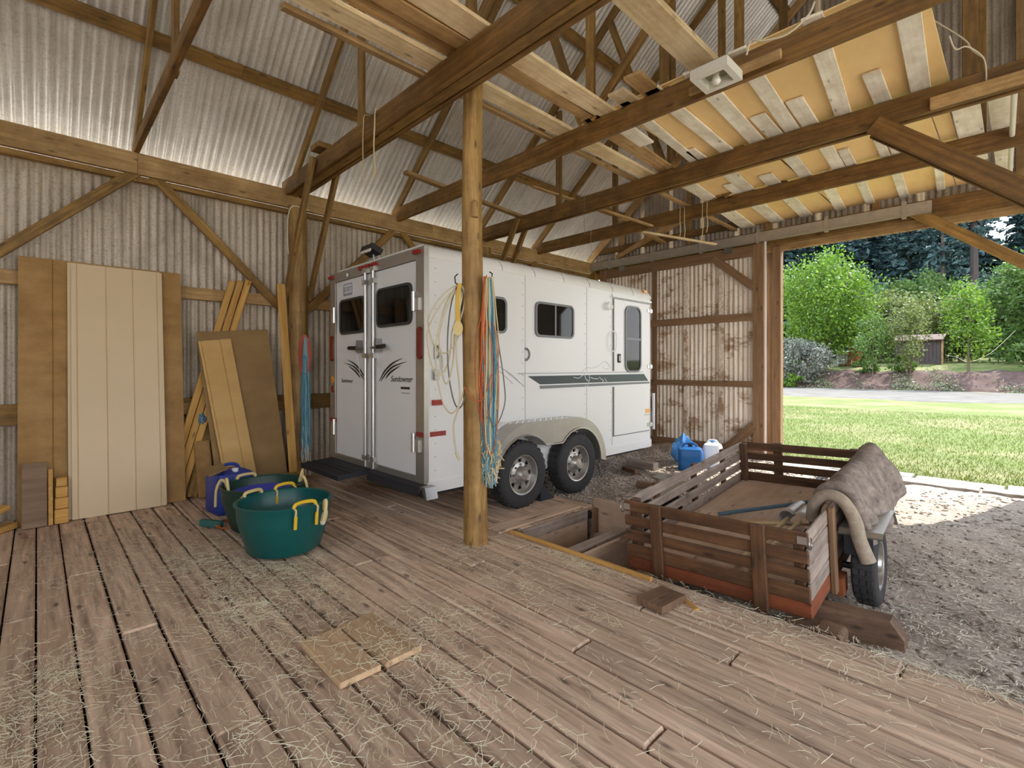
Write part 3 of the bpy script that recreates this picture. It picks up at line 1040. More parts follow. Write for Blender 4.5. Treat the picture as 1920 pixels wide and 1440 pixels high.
DY = EY - 0.13
dz0 = -0.12
door = thing('door_1', 'muddy corrugated sliding barn door with timber frame, slid behind the horse trailer', 'barn door', (-4.7, DY, dz0), kind='structure')
x = -6.35
k = 0
while x < -3.05:
    w = min(0.665, -3.0 - x)
    sheet('corrugated_sheet', (x + w / 2, DY + 0.055, dz0 + 0.05), (1, 0, 0), (0, 0, 1), w, 3.45, 'door_metal', door, 0.082, 0.012)
    x += 0.64; k += 1
for name, p0, p1, w, h in (
        ('stile', (-3.10, DY, dz0), (-3.10, DY, 3.56), 0.05, 0.18), ('stile', (-6.28, DY, dz0), (-6.28, DY, 3.56), 0.05, 0.18),
        ('stile', (-5.07, DY + 0.03, dz0), (-5.07, DY + 0.03, 3.4), 0.03, 0.10)):
    beam(name, p0, p1, w, h, 'rail_wood', door, 0.006, (1, 0, 0))
for z, h in ((3.46, 0.19), (2.33, 0.13), (1.17, 0.10), (0.0, 0.2)):
    beam('rail', (-6.2, DY, z), (-3.18, DY, z), 0.045, h, 'rail_wood', door)
for sx in (-4.42, -3.75):
    beam('batten', (sx, DY + 0.035, dz0 + 0.1), (sx, DY + 0.035, 3.36), 0.02, 0.09, 'door_metal', door, 0.004, (1, 0, 0))
beam('brace', (-3.88, DY - 0.01, 3.44), (-3.18, DY - 0.01, 2.84), 0.045, 0.13, 'rail_wood', door)
beam('brace', (-3.62, DY - 0.01, 0.02), (-3.18, DY - 0.01, 0.46), 0.045, 0.16, 'rail_wood', door)
beam('edge_strip', (-3.0, DY + 0.02, dz0), (-3.0, DY + 0.02, 3.6), 0.02, 0.03, 'plastic_white', door, 0.002, (1, 0, 0))
for hx in (-5.8, -3.6):
    MB().box((hx, DY - 0.03, 3.52), (0.14, 0.02, 0.1)).build('hanger', 'steel', door)

# unseen back wall and right side, their openings shaped for the light inside
wback = thing('wall_back', 'corrugated back wall of the barn behind the viewer, unseen, its gable and cart door left open for daylight', 'wall', (-1, -4.1, 0), kind='structure')
x = -6.75
while x < RIGHT_X:
    cx = x + 0.32
    if cx < 0.6:
        sheet('corrugated_sheet', (cx, -4.15, 0), (1, 0, 0), (0, 0, 1), 0.72, 3.7, 'wall_metal', wback, 0.08, 0.0105)
    x += 0.64
wright = thing('wall_right', 'unseen right side of the barn, left open between posts for daylight', 'wall', (RIGHT_X, 0, 0), kind='structure')
for yy in (-5.9, -2.5, 0.8, 4.2, 8.8):
    log_obj('post', (RIGHT_X - 0.1, yy, -0.2), (RIGHT_X - 0.1, yy, 3.7), 0.11, 0.1, 'log_wood', wright)
beam('eave_beam', (RIGHT_X - 0.1, -6, 3.7), (RIGHT_X - 0.1, 8.9, 3.7), 0.1, 0.2, 'beam_wood', wright)

# ------------------------------------------------------------------ horse trailer
TX0, TX1, TY0, TY1, TZ0, TZ1 = -5.75, -3.78, 2.58, 6.62, 0.38, 2.61
tr = thing('horse_trailer', 'white two-axle horse trailer with dark green side stripe parked along the wall', 'trailer', ((TX0 + TX1) / 2, (TY0 + TY1) / 2, 0.0))
def t_outline(ins, r=0.20, n=8):
    x0, x1, y0, y1 = TX0 + ins, TX1 - ins, TY0 + min(ins, 0.015), TY1 - ins
    pts = [(x0, y0), (x1, y0)]
    for k in range(n + 1):
        a = math.radians(90 * k / n)
        pts.append((x1 - r + r * math.cos(a), y1 - r + r * math.sin(a)))
    for k in range(n + 1):
        a = math.radians(90 + 90 * k / n)
        pts.append((x0 + r + r * math.cos(a), y1 - r + r * math.sin(a)))
    return pts
def stacked(levels, name, mat, parent, smooth=True):
    mb = MB()
    n = len(levels[0][0])
    vs = []; fs = []
    for pts, z in levels:
        vs += [(a, b, z) for a, b in pts]
    for i in range(len(levels) - 1):
        for k in range(n):
            fs.append((i * n + k, i * n + (k + 1) % n, (i + 1) * n + (k + 1) % n, (i + 1) * n + k))
    fs.append(tuple(range(n - 1, -1, -1)))
    fs.append(tuple((len(levels) - 1) * n + k for k in range(n)))
    mb.add(vs, fs)
    return mb.build(name, mat, parent, smooth)
stacked([(t_outline(0), TZ0), (t_outline(0), 2.47)], 'body', 'white_paint', tr)
stacked([(t_outline(-0.008), 2.465), (t_outline(-0.008), 2.49), (t_outline(0.012), 2.54), (t_outline(0.05), 2.585), (t_outline(0.12), 2.61)], 'roof', 'white_roof', tr)
stacked([(t_outline(-0.012), 0.30), (t_outline(-0.012), 0.40)], 'bottom_rail', 'white_paint', tr)
for k in range(7):
    yy = 3.0 + k * 0.5
    MB().tube([(TX1 + 0.01, yy, 2.47), (TX1 + 0.004, yy, 2.51), (TX1 - 0.03, yy, 2.565), (TX1 - 0.12, yy, 2.614)], 0.004, 5).build('roof_seam', 'seam_grey', tr)
fS = lambda a, b, t: (TX1 + t, a, b)
fR = lambda a, b, t: (a, TY0 - t, b)
def rect(x0, x1, z0, z1):
    return [(x0, z0), (x1, z0), (x1, z1), (x0, z1)]
# side panel seams and rivets
for yy in (3.85, 4.95, 5.50):
    MB().prism(rect(yy - 0.003, yy + 0.003, 0.42, 2.46), 0.002, fS).build('panel_seam', 'seam_grey', tr)
mb = MB()
for yy in (2.68, 3.83, 4.93, 5.48):
    for k in range(16):
        mb.box((TX1 + 0.002, yy - 0.02, 0.5 + k * 0.125), (0.004, 0.008, 0.008))
tag(mb.build('rivets', 'seam_grey', tr), None, None, None, 'stuff')
def window(parent, cx, cz, w, h, f, split=None, rear=False, r=0.07):
    """slightly proud framed window: frame > pane, bars"""
    rim = MB().ring(rrect(cx, cz, w, h, r), rrect(cx, cz, w - 0.05, h - 0.05, r - 0.02), 0.022, f)
    fr = rim.build('window', 'window_rubber' if rear else 'window_frame_grey', parent, True)
    MB().prism(rrect(cx, cz, w - 0.05, h - 0.05, r - 0.02), 0.003, f).build('dark_interior_panel', 'black', fr)  # black panel stands in for the unlit trailer interior
    if rear:
        mb = MB()
        for k in range(1, 4):
            a = cx - w / 2 + w * k / 4
            mb.prism(rect(a - 0.008, a + 0.008, cz - h / 2 + 0.03, cz + h / 2 - 0.03), 0.006, f)
        for k in range(1, 4):
            b = cz - h / 2 + h * k / 4
            mb.prism(rect(cx - w / 2 + 0.03, cx + w / 2 - 0.03, b - 0.008, b + 0.008), 0.007, f)
        mb.build('window_bars', 'decal_black', fr)
    g = lambda a, b, t: f(a, b, 0.009 + t)
    MB().prism(rrect(cx, cz, w - 0.05, h - 0.05, r - 0.02), 0.004, g).build('pane', 'tinted_glass', fr)
    if split == 'v':
        MB().prism(rect(cx - 0.012, cx + 0.012, cz - h / 2 + 0.025, cz + h / 2 - 0.025), 0.02, f).build('window_mullion', 'window_frame_grey', fr)
    elif split == 'h':
        MB().prism(rect(cx - w / 2 + 0.025, cx + w / 2 - 0.025, cz - 0.015, cz + 0.015), 0.02, f).build('window_mullion', 'window_frame_grey', fr)
    return fr
window(tr, 4.34, 2.0, 0.68, 0.40, fS, 'v')
window(tr, 3.24, 2.0, 0.64, 0.38, fS, 'v')
# side door
sd = MB().prism(rect(5.53, 6.42, 0.55, 2.37), 0.018, fS).build('side_door', 'white_paint', tr)
MB().ring(rect(5.515, 6.435, 0.535, 2.385), rect(5.53, 6.42, 0.55, 2.37), 0.008, fS).build('door_gasket', 'window_frame_grey', sd)
window(sd, 5.97, 1.85, 0.40, 0.92, lambda a, b, t: fS(a, b, 0.016 + t), 'h', False, 0.11)
MB().prism(rrect(5.63, 1.58, 0.07, 0.12, 0.015), 0.03, fS).build('door_lock', 'black', sd)
MB().prism(rrect(5.63, 1.58, 0.035, 0.07, 0.01), 0.036, fS).build('lock_plate', 'steel', sd)
for hz in (2.28, 1.47, 0.63):
    MB().tube([(TX1 + 0.03, 6.42, hz - 0.035), (TX1 + 0.03, 6.42, hz + 0.035)], 0.014, 8).box((TX1 + 0.022, 6.42, hz), (0.012, 0.13, 0.05)).build('hinge', 'bright_metal', sd, False)
MB().prism(rect(5.48, 6.46, 2.395, 2.42), 0.03, fS).build('rain_gutter', 'white_paint', tr)
MB().tube(spline([(TX1, 5.50, 1.94), (TX1 + 0.06, 5.50, 1.91), (TX1 + 0.075, 5.50, 1.8), (TX1 + 0.06, 5.50, 1.70), (TX1, 5.50, 1.67)], 5), 0.011, 8).build('grab_handle', 'plastic_white', tr, True)
lt = MB().lathe([(0.0, 0.0), (0.05, 0.0), (0.055, 0.03), (0.045, 0.055), (0.0, 0.07)], (TX1, 5.38, 2.26), 'X', 16).build('side_lamp', 'plastic_white', tr, True)
MB().lathe([(0.0, 0.0), (0.034, 0.0), (0.03, 0.02), (0, 0.028)], (TX1 + 0.05, 5.40, 2.25), 'X', 14).build('lamp_lens', 'glass_bulb', lt, True)
# tie ring on a pad
MB().tube([(TX1 + 0.012, 3.86 + 0.05 * math.sin(a), 1.60 + 0.06 * math.cos(a)) for a in np.linspace(0, math.pi, 9)], 0.010, 6).build('tie_ring', 'steel', tr)
for mz in (1.66, 1.54):
    MB().box((TX1 + 0.006, 3.86, mz), (0.012, 0.035, 0.03)).build('tie_ring_mount', 'steel', tr)
MB().tube([(TX1 + 0.012, 2.66 + 0.045 * math.sin(a), 1.60 + 0.06 * math.cos(a)) for a in np.linspace(0, math.pi, 9)], 0.009, 6).box((TX1 + 0.006, 2.655, 1.60), (0.01, 0.025, 0.14)).build('tie_ring', 'steel', tr)
MB().tube([(TX1 + 0.015, 2.72, 1.57), (TX1 + 0.02, 2.725, 1.45)], 0.008, 6).build('hook_strap', 'decal_mid', tr)
MB().box((TX1 + 0.02, 2.655, 1.39), (0.03, 0.05, 0.10)).build('door_catch', 'steel', tr)
MB().box((TX1 + 0.015, 2.67, 1.13), (0.03, 0.10, 0.05)).build('marker_lamp', 'red_lens', tr)
MB().prism(rect(2.60, 2.78, 0.815, 0.86), 0.003, fS).build('reflective_tape', 'red_tape', tr)
MB().box((TX1 + 0.012, 6.30, 2.55), (0.03, 0.08, 0.035)).build('marker_lamp', 'amber_lens', tr)
MB().prism(rect(6.30, 6.41, 0.80, 0.86), 0.021, fS).build('sticker', 'orange_sticker', tr)
MB().prism(rect(6.28, 6.43, 0.77, 0.775), 0.021, fS).build('sticker_line', 'sticker_blue', tr)
MB().tube([(TX1 + 0.02, 6.53, 0.55), (TX1 + 0.02, 6.53, 1.08)], 0.02, 8).build('corner_tube', 'sticker_white', tr)
# stripe decal with the white horse outline
fD = lambda a, b, t: (TX1 + 0.0185 + t, a, b)
MB().prism([(3.87, 1.36), (4.07, 1.265), (6.38, 1.265), (6.26, 1.365)], 0.003, fD).build('stripe', 'decal_green', tr)
MB().prism([(4.07, 1.215), (6.42, 1.225), (6.40, 1.252), (4.06, 1.252)], 0.003, fD).build('stripe', 'decal_grey', tr)
MB().prism([(3.75, 1.383), (6.22, 1.386), (6.24, 1.40), (3.72, 1.397)], 0.003, fD).build('stripe', 'decal_mid', tr)
MB().prism(rect(3.84, 6.44, 1.20, 1.41), 0.0183, fS).build('stripe_film', 'white_paint', tr)
hs = MB()
for poly, rr in (([(4.66, 1.34), (4.76, 1.325), (4.82, 1.35), (4.90, 1.38)], 0.004),
                 ([(4.88, 1.375), (4.90, 1.32), (4.95, 1.29)], 0.005), ([(4.97, 1.37), (4.98, 1.31), (4.95, 1.26), (4.94, 1.22)], 0.005),
                 ([(5.0, 1.33), (5.08, 1.315), (5.16, 1.315)], 0.005), ([(5.18, 1.335), (5.22, 1.31), (5.27, 1.29), (5.24, 1.255)], 0.005),
                 ([(5.30, 1.32), (5.33, 1.29), (5.36, 1.26)], 0.005), ([(4.89, 1.24), (4.90, 1.21)], 0.005)):
    hs.tube(spline([(TX1 + 0.021, a, b) for a, b in poly], 4), rr, 5)
hs.build('horse_outline', 'sticker_white', tr)
for poly in ([(4.84, 1.40), (4.92, 1.44), (4.96, 1.455), (5.08, 1.45), (5.20, 1.48), (5.30, 1.53), (5.38, 1.52), (5.46, 1.45)],
             [(5.30, 1.46), (5.34, 1.44), (5.44, 1.44)], [(4.82, 1.40), (4.90, 1.385)]):
    MB().tube(spline([(TX1 + 0.001, a, b) for a, b in poly], 4), 0.003, 5).build('horse_outline', 'decal_mid', tr)
for poly in ([(3.28, 1.50), (3.45, 1.47), (3.62, 1.38), (3.78, 1.28)], [(3.30, 1.46), (3.45, 1.42), (3.58, 1.34), (3.66, 1.28)], [(3.5, 1.45), (3.66, 1.37), (3.82, 1.26), (3.98, 1.2)]):
    MB().tube(spline([(TX1 + 0.001, a, b) for a, b in poly], 5), 0.004, 5).build('swoosh_decal', 'decal_mid', tr)

# rear frame and doors
MB().ring(rect(TX0 - 0.01, TX1 + 0.01, 0.38, 2.565), rect(-5.63, -3.905, 0.45, 2.46), 0.05, fR).build('rear_frame', 'aluminium', tr)
MB().prism(rect(-4.83, -4.73, 0.45, 2.46), 0.02, fR).build('centre_strip', 'aluminium', tr)
def rear_door(x0, x1, mat='white_paint'):
    return MB().prism(rect(x0, x1, 0.45, 2.455), 0.03, fR).build('rear_door', mat, tr)
dl = rear_door(-5.62, -4.815); dr = rear_door(-4.745, -3.915)
fRD = lambda a, b, t: (a, TY0 - 0.03 - t, b)
window(dl, -5.215, 2.035, 0.60, 0.40, fRD, None, True)
window(dr, -4.32, 2.065, 0.66, 0.40, fRD, None, True)
for d_, rx, s in ((dl, -4.865, -1), (dr, -4.695, 1)):
    MB().tube([(rx, TY0 - 0.06, 0.40), (rx, TY0 - 0.06, 2.53)], 0.017, 10).build('lock_rod', 'bright_metal', d_, True)
    for zz in (0.5, 1.58, 2.36, 2.49):
        MB().box((rx, TY0 - 0.055, zz), (0.075, 0.05, 0.05)).build('rod_bracket', 'bright_metal', d_)
    MB().tube([(rx, TY0 - 0.085, 1.66), (rx + s * 0.16, TY0 - 0.095, 1.665)], 0.012, 8).box((rx + s * 0.12, TY0 - 0.07, 1.68), (0.025, 0.06, 0.14)).build('latch', 'steel', d_)
    MB().tube([(rx + s * 0.15, TY0 - 0.095, 1.665), (rx + s * 0.30, TY0 - 0.10, 1.67)], 0.022, 10).build('latch_grip', 'black', d_, True)
    MB().tube([(rx + s * 0.12, TY0 - 0.10, 1.62), (rx + s * 0.125, TY0 - 0.05, 1.44 if s > 0 else 1.36)], 0.004, 5).build('pin_cord', 'steel', d_)
    for zz in (2.06, 0.75):
        hx = (-3.90 if s > 0 else -5.635)
        MB().tube([(hx - 0.02 * s, TY0 - 0.07, zz - 0.08), (hx - 0.02 * s, TY0 - 0.07, zz + 0.10)], 0.018, 8).box((hx + 0.02 * s, TY0 - 0.06, zz - 0.02), (0.08, 0.02, 0.11)).build('hinge', 'bright_metal', d_)
# swooshes and script on the doors
def swoosh(pts, parent):
    mb = MB()
    p = spline([(a, TY0 - 0.032, b) for a, b in pts], 6)
    n = len(p)
    mb.tube(p, [0.001 + 0.009 * math.sin(math.pi * min(1, i / (n - 1) + 0.02)) for i in range(n)], 5)
    return mb
for sgn, parent, cx in ((1, dr, -4.62), (-1, dl, -4.90)):
    for pts in ([(0, 0), (0.12, 0.11), (0.28, 0.19), (0.46, 0.235)], [(0.03, 0.0), (0.15, 0.09), (0.30, 0.16), (0.53, 0.20)], [(0.13, 0.03), (0.24, 0.10), (0.42, 0.165)]):
        swoosh([(cx + sgn * a, 1.31 + b) for a, b in pts], parent).build('swoosh_decal', 'decal_black', parent)
def text(name, s, size, loc, rot, mat, parent, shear=0.3):
    cu = bpy.data.curves.new(name, 'FONT')
    cu.body = s; cu.size = size; cu.shear = shear; cu.extrude = 0.0008
    cu.align_x = 'LEFT'
    tmp = bpy.data.objects.new('tmp', cu)
    COL.objects.link(tmp)
    dg_ = bpy.context.evaluated_depsgraph_get()
    me = bpy.data.meshes.new_from_object(tmp.evaluated_get(dg_))
    bpy.data.objects.remove(tmp)
    bpy.data.curves.remove(cu)
    me.materials.clear()
    o = link(name, me, mat, parent, loc)
    o.rotation_euler = rot
    return o
text('lettering', 'Sundowner', 0.085, (-4.39, TY0 - 0.0325, 1.315), (math.radians(90), 0, 0), 'decal_black', dr)
text('lettering', 'Sundowner', 0.062, (-5.50, TY0 - 0.0325, 1.285), (math.radians(90), 0, 0), 'decal_black', dl)
MB().prism(rect(-4.20, -4.04, 1.245, 1.268), 0.002, fRD).build('lettering_bar', 'decal_black', dr)
MB().prism(rect(-4.19, -4.04, 1.205, 1.212), 0.002, fRD).build('lettering_bar', 'decal_grey', dr)
sk = MB().prism(rrect(-5.33, 2.345, 0.24, 0.15, 0.02), 0.003, fRD).build('plate_sticker', 'sticker_white', dl)
mb = MB()
mb.ring(rrect(-5.33, 2.345, 0.22, 0.13, 0.02), rrect(-5.33, 2.345, 0.205, 0.115, 0.015), 0.0045, fRD)
for k in range(6):
    x0 = -5.425 + k * 0.032
    mb.prism(rect(x0, x0 + 0.008, 2.325, 2.375), 0.0045, fRD)
    if k % 2: mb.prism(rect(x0, x0 + 0.022, 2.367, 2.376), 0.0045, fRD)
    if k % 3 == 0: mb.prism(rect(x0, x0 + 0.022, 2.325, 2.333), 0.0045, fRD)
    mb.prism(rect(x0, x0 + 0.016, 2.292, 2.305), 0.0045, fRD)
mb.build('plate_lettering', 'sticker_blue', sk)
# lamps on the rear
for lx in (-4.94, -4.80, -4.66):
    MB().box((lx, TY0 - 0.065, 2.525), (0.10, 0.03, 0.035)).build('marker_lamp', 'red_lens', tr)
for lx in (-3.87, -5.70):
    MB().box((lx, TY0 - 0.065, 2.52), (0.10, 0.03, 0.035)).build('marker_lamp', 'red_lens', tr)
for lx in (-3.835, -5.70):
    MB().prism(rrect(lx, 1.68, 0.075, 0.30, 0.035), 0.065, fR).build('tail_lamp', 'dark_red_lens', tr, True)
for zz in (1.31, 1.20):
    MB().prism(rrect(-5.69, zz, 0.06, 0.085, 0.028), 0.058, fR).build('tail_lamp', 'amber_lens' if zz > 1.25 else 'dark_red_lens', tr, True)
MB().prism(rect(TX0, TX0 + 0.13, 0.815, 0.86), 0.053, fR).build('reflective_tape', 'red_tape', tr)
MB().prism(rect(-3.9, -3.775, 0.815, 0.86), 0.053, fR).build('reflective_tape', 'red_tape', tr)
wl_ = MB().box((-4.80, TY0 - 0.02, 2.70), (0.24, 0.13, 0.06), Matrix.Rotation(math.radians(-25), 3, 'X')).build('work_lamp', 'black', tr)
MB().box((-4.80, TY0 - 0.085, 2.685), (0.20, 0.012, 0.045), Matrix.Rotation(math.radians(-25), 3, 'X')).build('lamp_lens', 'glass_bulb', wl_)
MB().tube([(-4.80, TY0 + 0.02, 2.57), (-4.80, TY0 + 0.0, 2.69)], 0.015, 6).build('lamp_bracket', 'steel', wl_)
MB().lathe([(0, 0), (0.02, 0), (0.02, 0.012), (0, 0.02)], (-5.28, TY0 - 0.07, 2.50), 'Y', 10).build('round_lamp', 'glass_bulb', tr)
# bumper
bp = MB().box((-5.22, TY0 - 0.24, 0.355), (0.95, 0.36, 0.05), Matrix.Rotation(math.radians(4), 3, 'X')).build('rear_step', 'dark_rubber', tr)
for k in range(4):
    MB().box((-5.22, TY0 - 0.36 + 0.08 * k, 0.386), (0.92, 0.012, 0.006)).build('step_rib', 'black', bp)
MB().box((-4.20, TY0 - 0.09, 0.345), (0.96, 0.10, 0.09)).build('rear_bumper', 'dark_rubber', tr)
MB().prism([(-3.72, 0.30), (-3.58, 0.30), (-3.61, 0.40), (-3.69, 0.40)], 0.12, lambda a, b, t: (a, TY0 - 0.15 + t, b)).build('bumper_end', 'steel', tr)
MB().prism([(-3.71, 0.315), (-3.62, 0.315), (-3.66, 0.385)], 0.01, lambda a, b, t: (a, TY0 - 0.16 + t, b)).build('bumper_hole', 'black', tr)
# floor skirt and chassis
MB().box((-4.0, 4.6, 0.28), (0.08, 3.9, 0.12)).build('chassis_rail', 'black', tr)
MB().box((-5.53, 4.6, 0.28), (0.08, 3.9, 0.12)).build('chassis_rail', 'black', tr)
for yy in (3.64, 4.54):
    MB().tube([(-5.8, yy, 0.33), (-3.7, yy, 0.33)], 0.035, 8).build('axle', 'black', tr)
MB().tube([(-5.3, 6.5, 0.35), (-4.765, 7.55, 0.40)], 0.04, 6).tube([(-4.23, 6.5, 0.35), (-4.765, 7.55, 0.40)], 0.04, 6).build('tow_bar', 'black', tr)
MB().tube([(-4.765, 7.5, 0.07), (-4.765, 7.5, 0.75)], 0.035, 10).build('tongue_jack', 'steel', tr)
# fender over both wheels
def fender(xin, xout, name='fender'):
    Wy = (3.64, 4.54)
    outer = []
    for k in range(13):
        a = math.radians(185 - 95 * k / 12)
        outer.append((Wy[0] + 0.08 + 0.56 * math.cos(a), 0.33 + 0.55 * math.sin(a)))
    for k in range(13):
        a = math.radians(90 - 92 * k / 12)
        outer.append((Wy[1] - 0.06 + 0.58 * math.cos(a), 0.33 + 0.55 * math.sin(a)))
    inner = []
    for k in range(13):
        a = math.radians(180 - 138 * k / 12)
        inner.append((Wy[0] + 0.415 * math.cos(a), 0.34 + 0.415 * math.sin(a)))
    for k in range(13):
        a = math.radians(138 - 138 * k / 12)
        inner.append((Wy[1] + 0.415 * math.cos(a), 0.34 + 0.415 * math.sin(a)))
    n = len(outer)
    mb = MB()
    s = 1 if xout > xin else -1
    vs = []
    for P in (outer, inner):
        for a, b in P: vs.append((xout, a, b))
    fs = [(i, i + 1, n + i + 1, n + i) for i in range(n - 1)]
    for P in (outer, inner):
        for a, b in P: vs.append((xout - s * 0.006, a, b))
    fs += [(2 * n + i + 1, 2 * n + i, 3 * n + i, 3 * n + i + 1) for i in range(n - 1)]
    mb.add(vs, fs)
    face = mb.build(name, 'aluminium', tr, True)
    mb = MB()
    vs = [(xin, a, b) for a, b in outer] + [(xout, a, b) for a, b in outer]
    mb.add(vs, [(i, i + 1, n + i + 1, n + i) for i in range(n - 1)])
    mb.build('fender_top', 'aluminium', face, True)
    mb = MB()
    vs = [(xin, a, b - 0.012) for a, b in inner] + [(xout, a, b - 0.001) for a, b in inner]
    mb.add(vs, [(i, n + i, n + i + 1, i + 1) for i in range(n - 1)])
    mb.build('fender_liner', 'aluminium', face, True)
    mb = MB()
    vs = [(xout + s * 0.004, a, b) for a, b in inner]
    mb.tube(vs, 0.011, 6)
    mb.build('fender_bead', 'bright_metal', face, True)
    mb = MB()
    # raised tread plate pattern on the flat top
    k = 0
    for i in range(26):
        for j in range(5):
            yy = 3.32 + i * 0.045; xx = xin + s * (0.02 + j * 0.038)
            mb.box((xx, yy, 0.882), (0.022, 0.006, 0.003), Matrix.Rotation(math.radians(45 if (i + j) % 2 else -45), 3, 'Z'))
    tag(mb.build('tread_plate', 'bright_metal', face), None, None, None, 'stuff')
fender(TX1, TX1 + 0.215)
fender(TX0, TX0 - 0.215)
def make_wheel(parent, c, R, W, rimR, s, nh=8, tread=30):
    """s=+1: outer face towards +X"""
    cx, cy, cz = c
    h = W / 2
    prof = [(rimR, -h * 0.86), (rimR + 0.012, -h), (R * 0.80, -h * 1.04), (R * 0.93, -h * 0.98), (R * 0.985, -h * 0.82), (R, -h * 0.6),
            (R, h * 0.6), (R * 0.985, h * 0.82), (R * 0.93, h * 0.98), (R * 0.80, h * 1.04), (rimR + 0.012, h), (rimR, h * 0.86)]
    ty = MB().lathe(prof, c, 'X', 48, True).build('tyre', 'tyre', parent, True)
    mb = MB()
    for k in range(tread):
        a = 2 * math.pi * k / tread
        for q in (-0.55, 0, 0.55):
            rot = Matrix.Rotation(a, 3, 'X')
            p = rot @ Vector((0, 0, R + 0.003))
            mb.box((cx + q * h, cy + p.y, cz + p.z), (h * 0.4, 0.035, 0.012), rot)
    tag(mb.build('tread_blocks', 'tyre', ty), None, None, None, 'stuff')
    rim = MB().lathe([(rimR + 0.004, h * 0.9 * s), (rimR - 0.010, h * 0.86 * s), (rimR - 0.022, h * 0.35 * s), (rimR - 0.03, -h * 0.6 * s), (rimR, -h * 0.86 * s), (rimR + 0.006, -h * 0.8 * s)], c, 'X', 40, True)
    ro = rim.build('rim', 'rim_metal', parent, True)
    # disc with holes: hub ring, spokes and outer ring
    ri, ra, rb, rc = rimR * 0.42, rimR * 0.60, rimR * 0.78, rimR * 0.90
    x = cx + s * h * 0.30
    mb = MB()
    mb.lathe([(ra, h * 0.30 * s), (ri, h * 0.42 * s), (ri, h * 0.2 * s), (ra, h * 0.1 * s)], c, 'X', 40, True)
    mb.lathe([(rc, h * 0.20 * s), (rb, h * 0.30 * s), (rb, h * 0.12 * s), (rc, h * 0.02 * s)], c, 'X', 40, True)
    for k in range(nh):
        a = 2 * math.pi * (k + 0.5) / nh
        rot = Matrix.Rotation(a, 3, 'X')
        p = rot @ Vector((0, 0, (ra + rb) / 2))
        mb.box((cx + s * h * 0.21, cy + p.y, cz + p.z), (h * 0.17, rimR * 0.32, rb - ra + 0.012), rot)
    mb.build('wheel_disc', 'rim_metal', ro)
    MB().lathe([(0, -h * 0.1 * s), (rc, -h * 0.1 * s), (rc, -h * 0.2 * s), (0, -h * 0.2 * s)], c, 'X', 24).build('dark_behind_holes', 'black', ro)  # black disc gives the dark seen through the wheel holes
    MB().lathe([(rimR * 0.44, h * 0.3 * s), (rimR * 0.36, h * 0.7 * s), (rimR * 0.27, h * 0.95 * s), (rimR * 0.24, h * 1.02 * s), (0, h * 1.05 * s)], c, 'X', 24).build('hub_cap', 'rim_metal', ro, True)
    mb = MB()
    for k in range(nh):
        a = 2 * math.pi * k / nh
        rot = Matrix.Rotation(a, 3, 'X')
        p = rot @ Vector((0, 0, rimR * 0.5))
        mb.box((cx + s * h * 0.42, cy + p.y, cz + p.z), (0.02, 0.018, 0.018), rot)
    tag(mb.build('wheel_nuts', 'steel', ro), None, None, None, 'stuff')
for yy in (3.64, 4.54):
    wt = MB().lathe([(0.03, -0.1), (0.06, -0.1), (0.06, 0.02), (0.03, 0.02)], (TX1 + 0.05, yy, 0.34), 'X', 12, True).build('wheel', 'black', tr)
    make_wheel(wt, (TX1 + 0.10, yy, 0.34), 0.345, 0.20, 0.205, 1)
    wt = MB().lathe([(0.03, -0.02), (0.06, -0.02), (0.06, 0.1), (0.03, 0.1)], (TX0 - 0.05, yy, 0.34), 'X', 12, True).build('wheel', 'black', tr)
    make_wheel(wt, (TX0 - 0.10, yy, 0.34), 0.345, 0.20, 0.205, -1)
# chock and blocks beside the trailer
mb = MB().prism([(0, 0), (0.22, 0), (0.05, 0.17), (0.0, 0.17)], 0.14, lambda a, b, t: (-3.76 + t, 3.93 + a, 0.0 + b))
tag(mb.build('wheel_chock', 'dark_rubber', None, False, None, True), 'dark rubber wheel chock against the rear wheel of the horse trailer', 'wheel chock')
loose('timber_block', 'grey timber block under the front corner of the horse trailer', 'block', (-4.05, 6.35, 0.045), (-3.62, 6.35, 0.045), 0.14, 0.10, 'weathered_wood')
loose('timber_block', 'dark short timber beside the grey block under the trailer front', 'block', (-3.98, 6.1, 0.005), (-3.7, 6.0, 0.005), 0.10, 0.06, 'block_wood')
# ------------------------------------------------------------------ slatted utility trailer
UW, UL, UH = 1.23, 2.43, 0.53
U_LOC = (-1.473, 3.285, -0.062)
U_ROT = (math.radians(4.17), math.radians(-1.39), math.radians(1.86))
ut = thing('utility_trailer', 'low wooden slat-sided utility trailer with red frame at the floor edge', 'trailer', U_LOC, None, U_ROT)
UM = Matrix.Translation(Vector(U_LOC)) @ (Matrix.Rotation(U_ROT[2], 4, 'Z') @ Matrix.Rotation(U_ROT[1], 4, 'Y') @ Matrix.Rotation(U_ROT[0], 4, 'X'))
def uw(p):
    return UM @ Vector(p)
hw = UW / 2
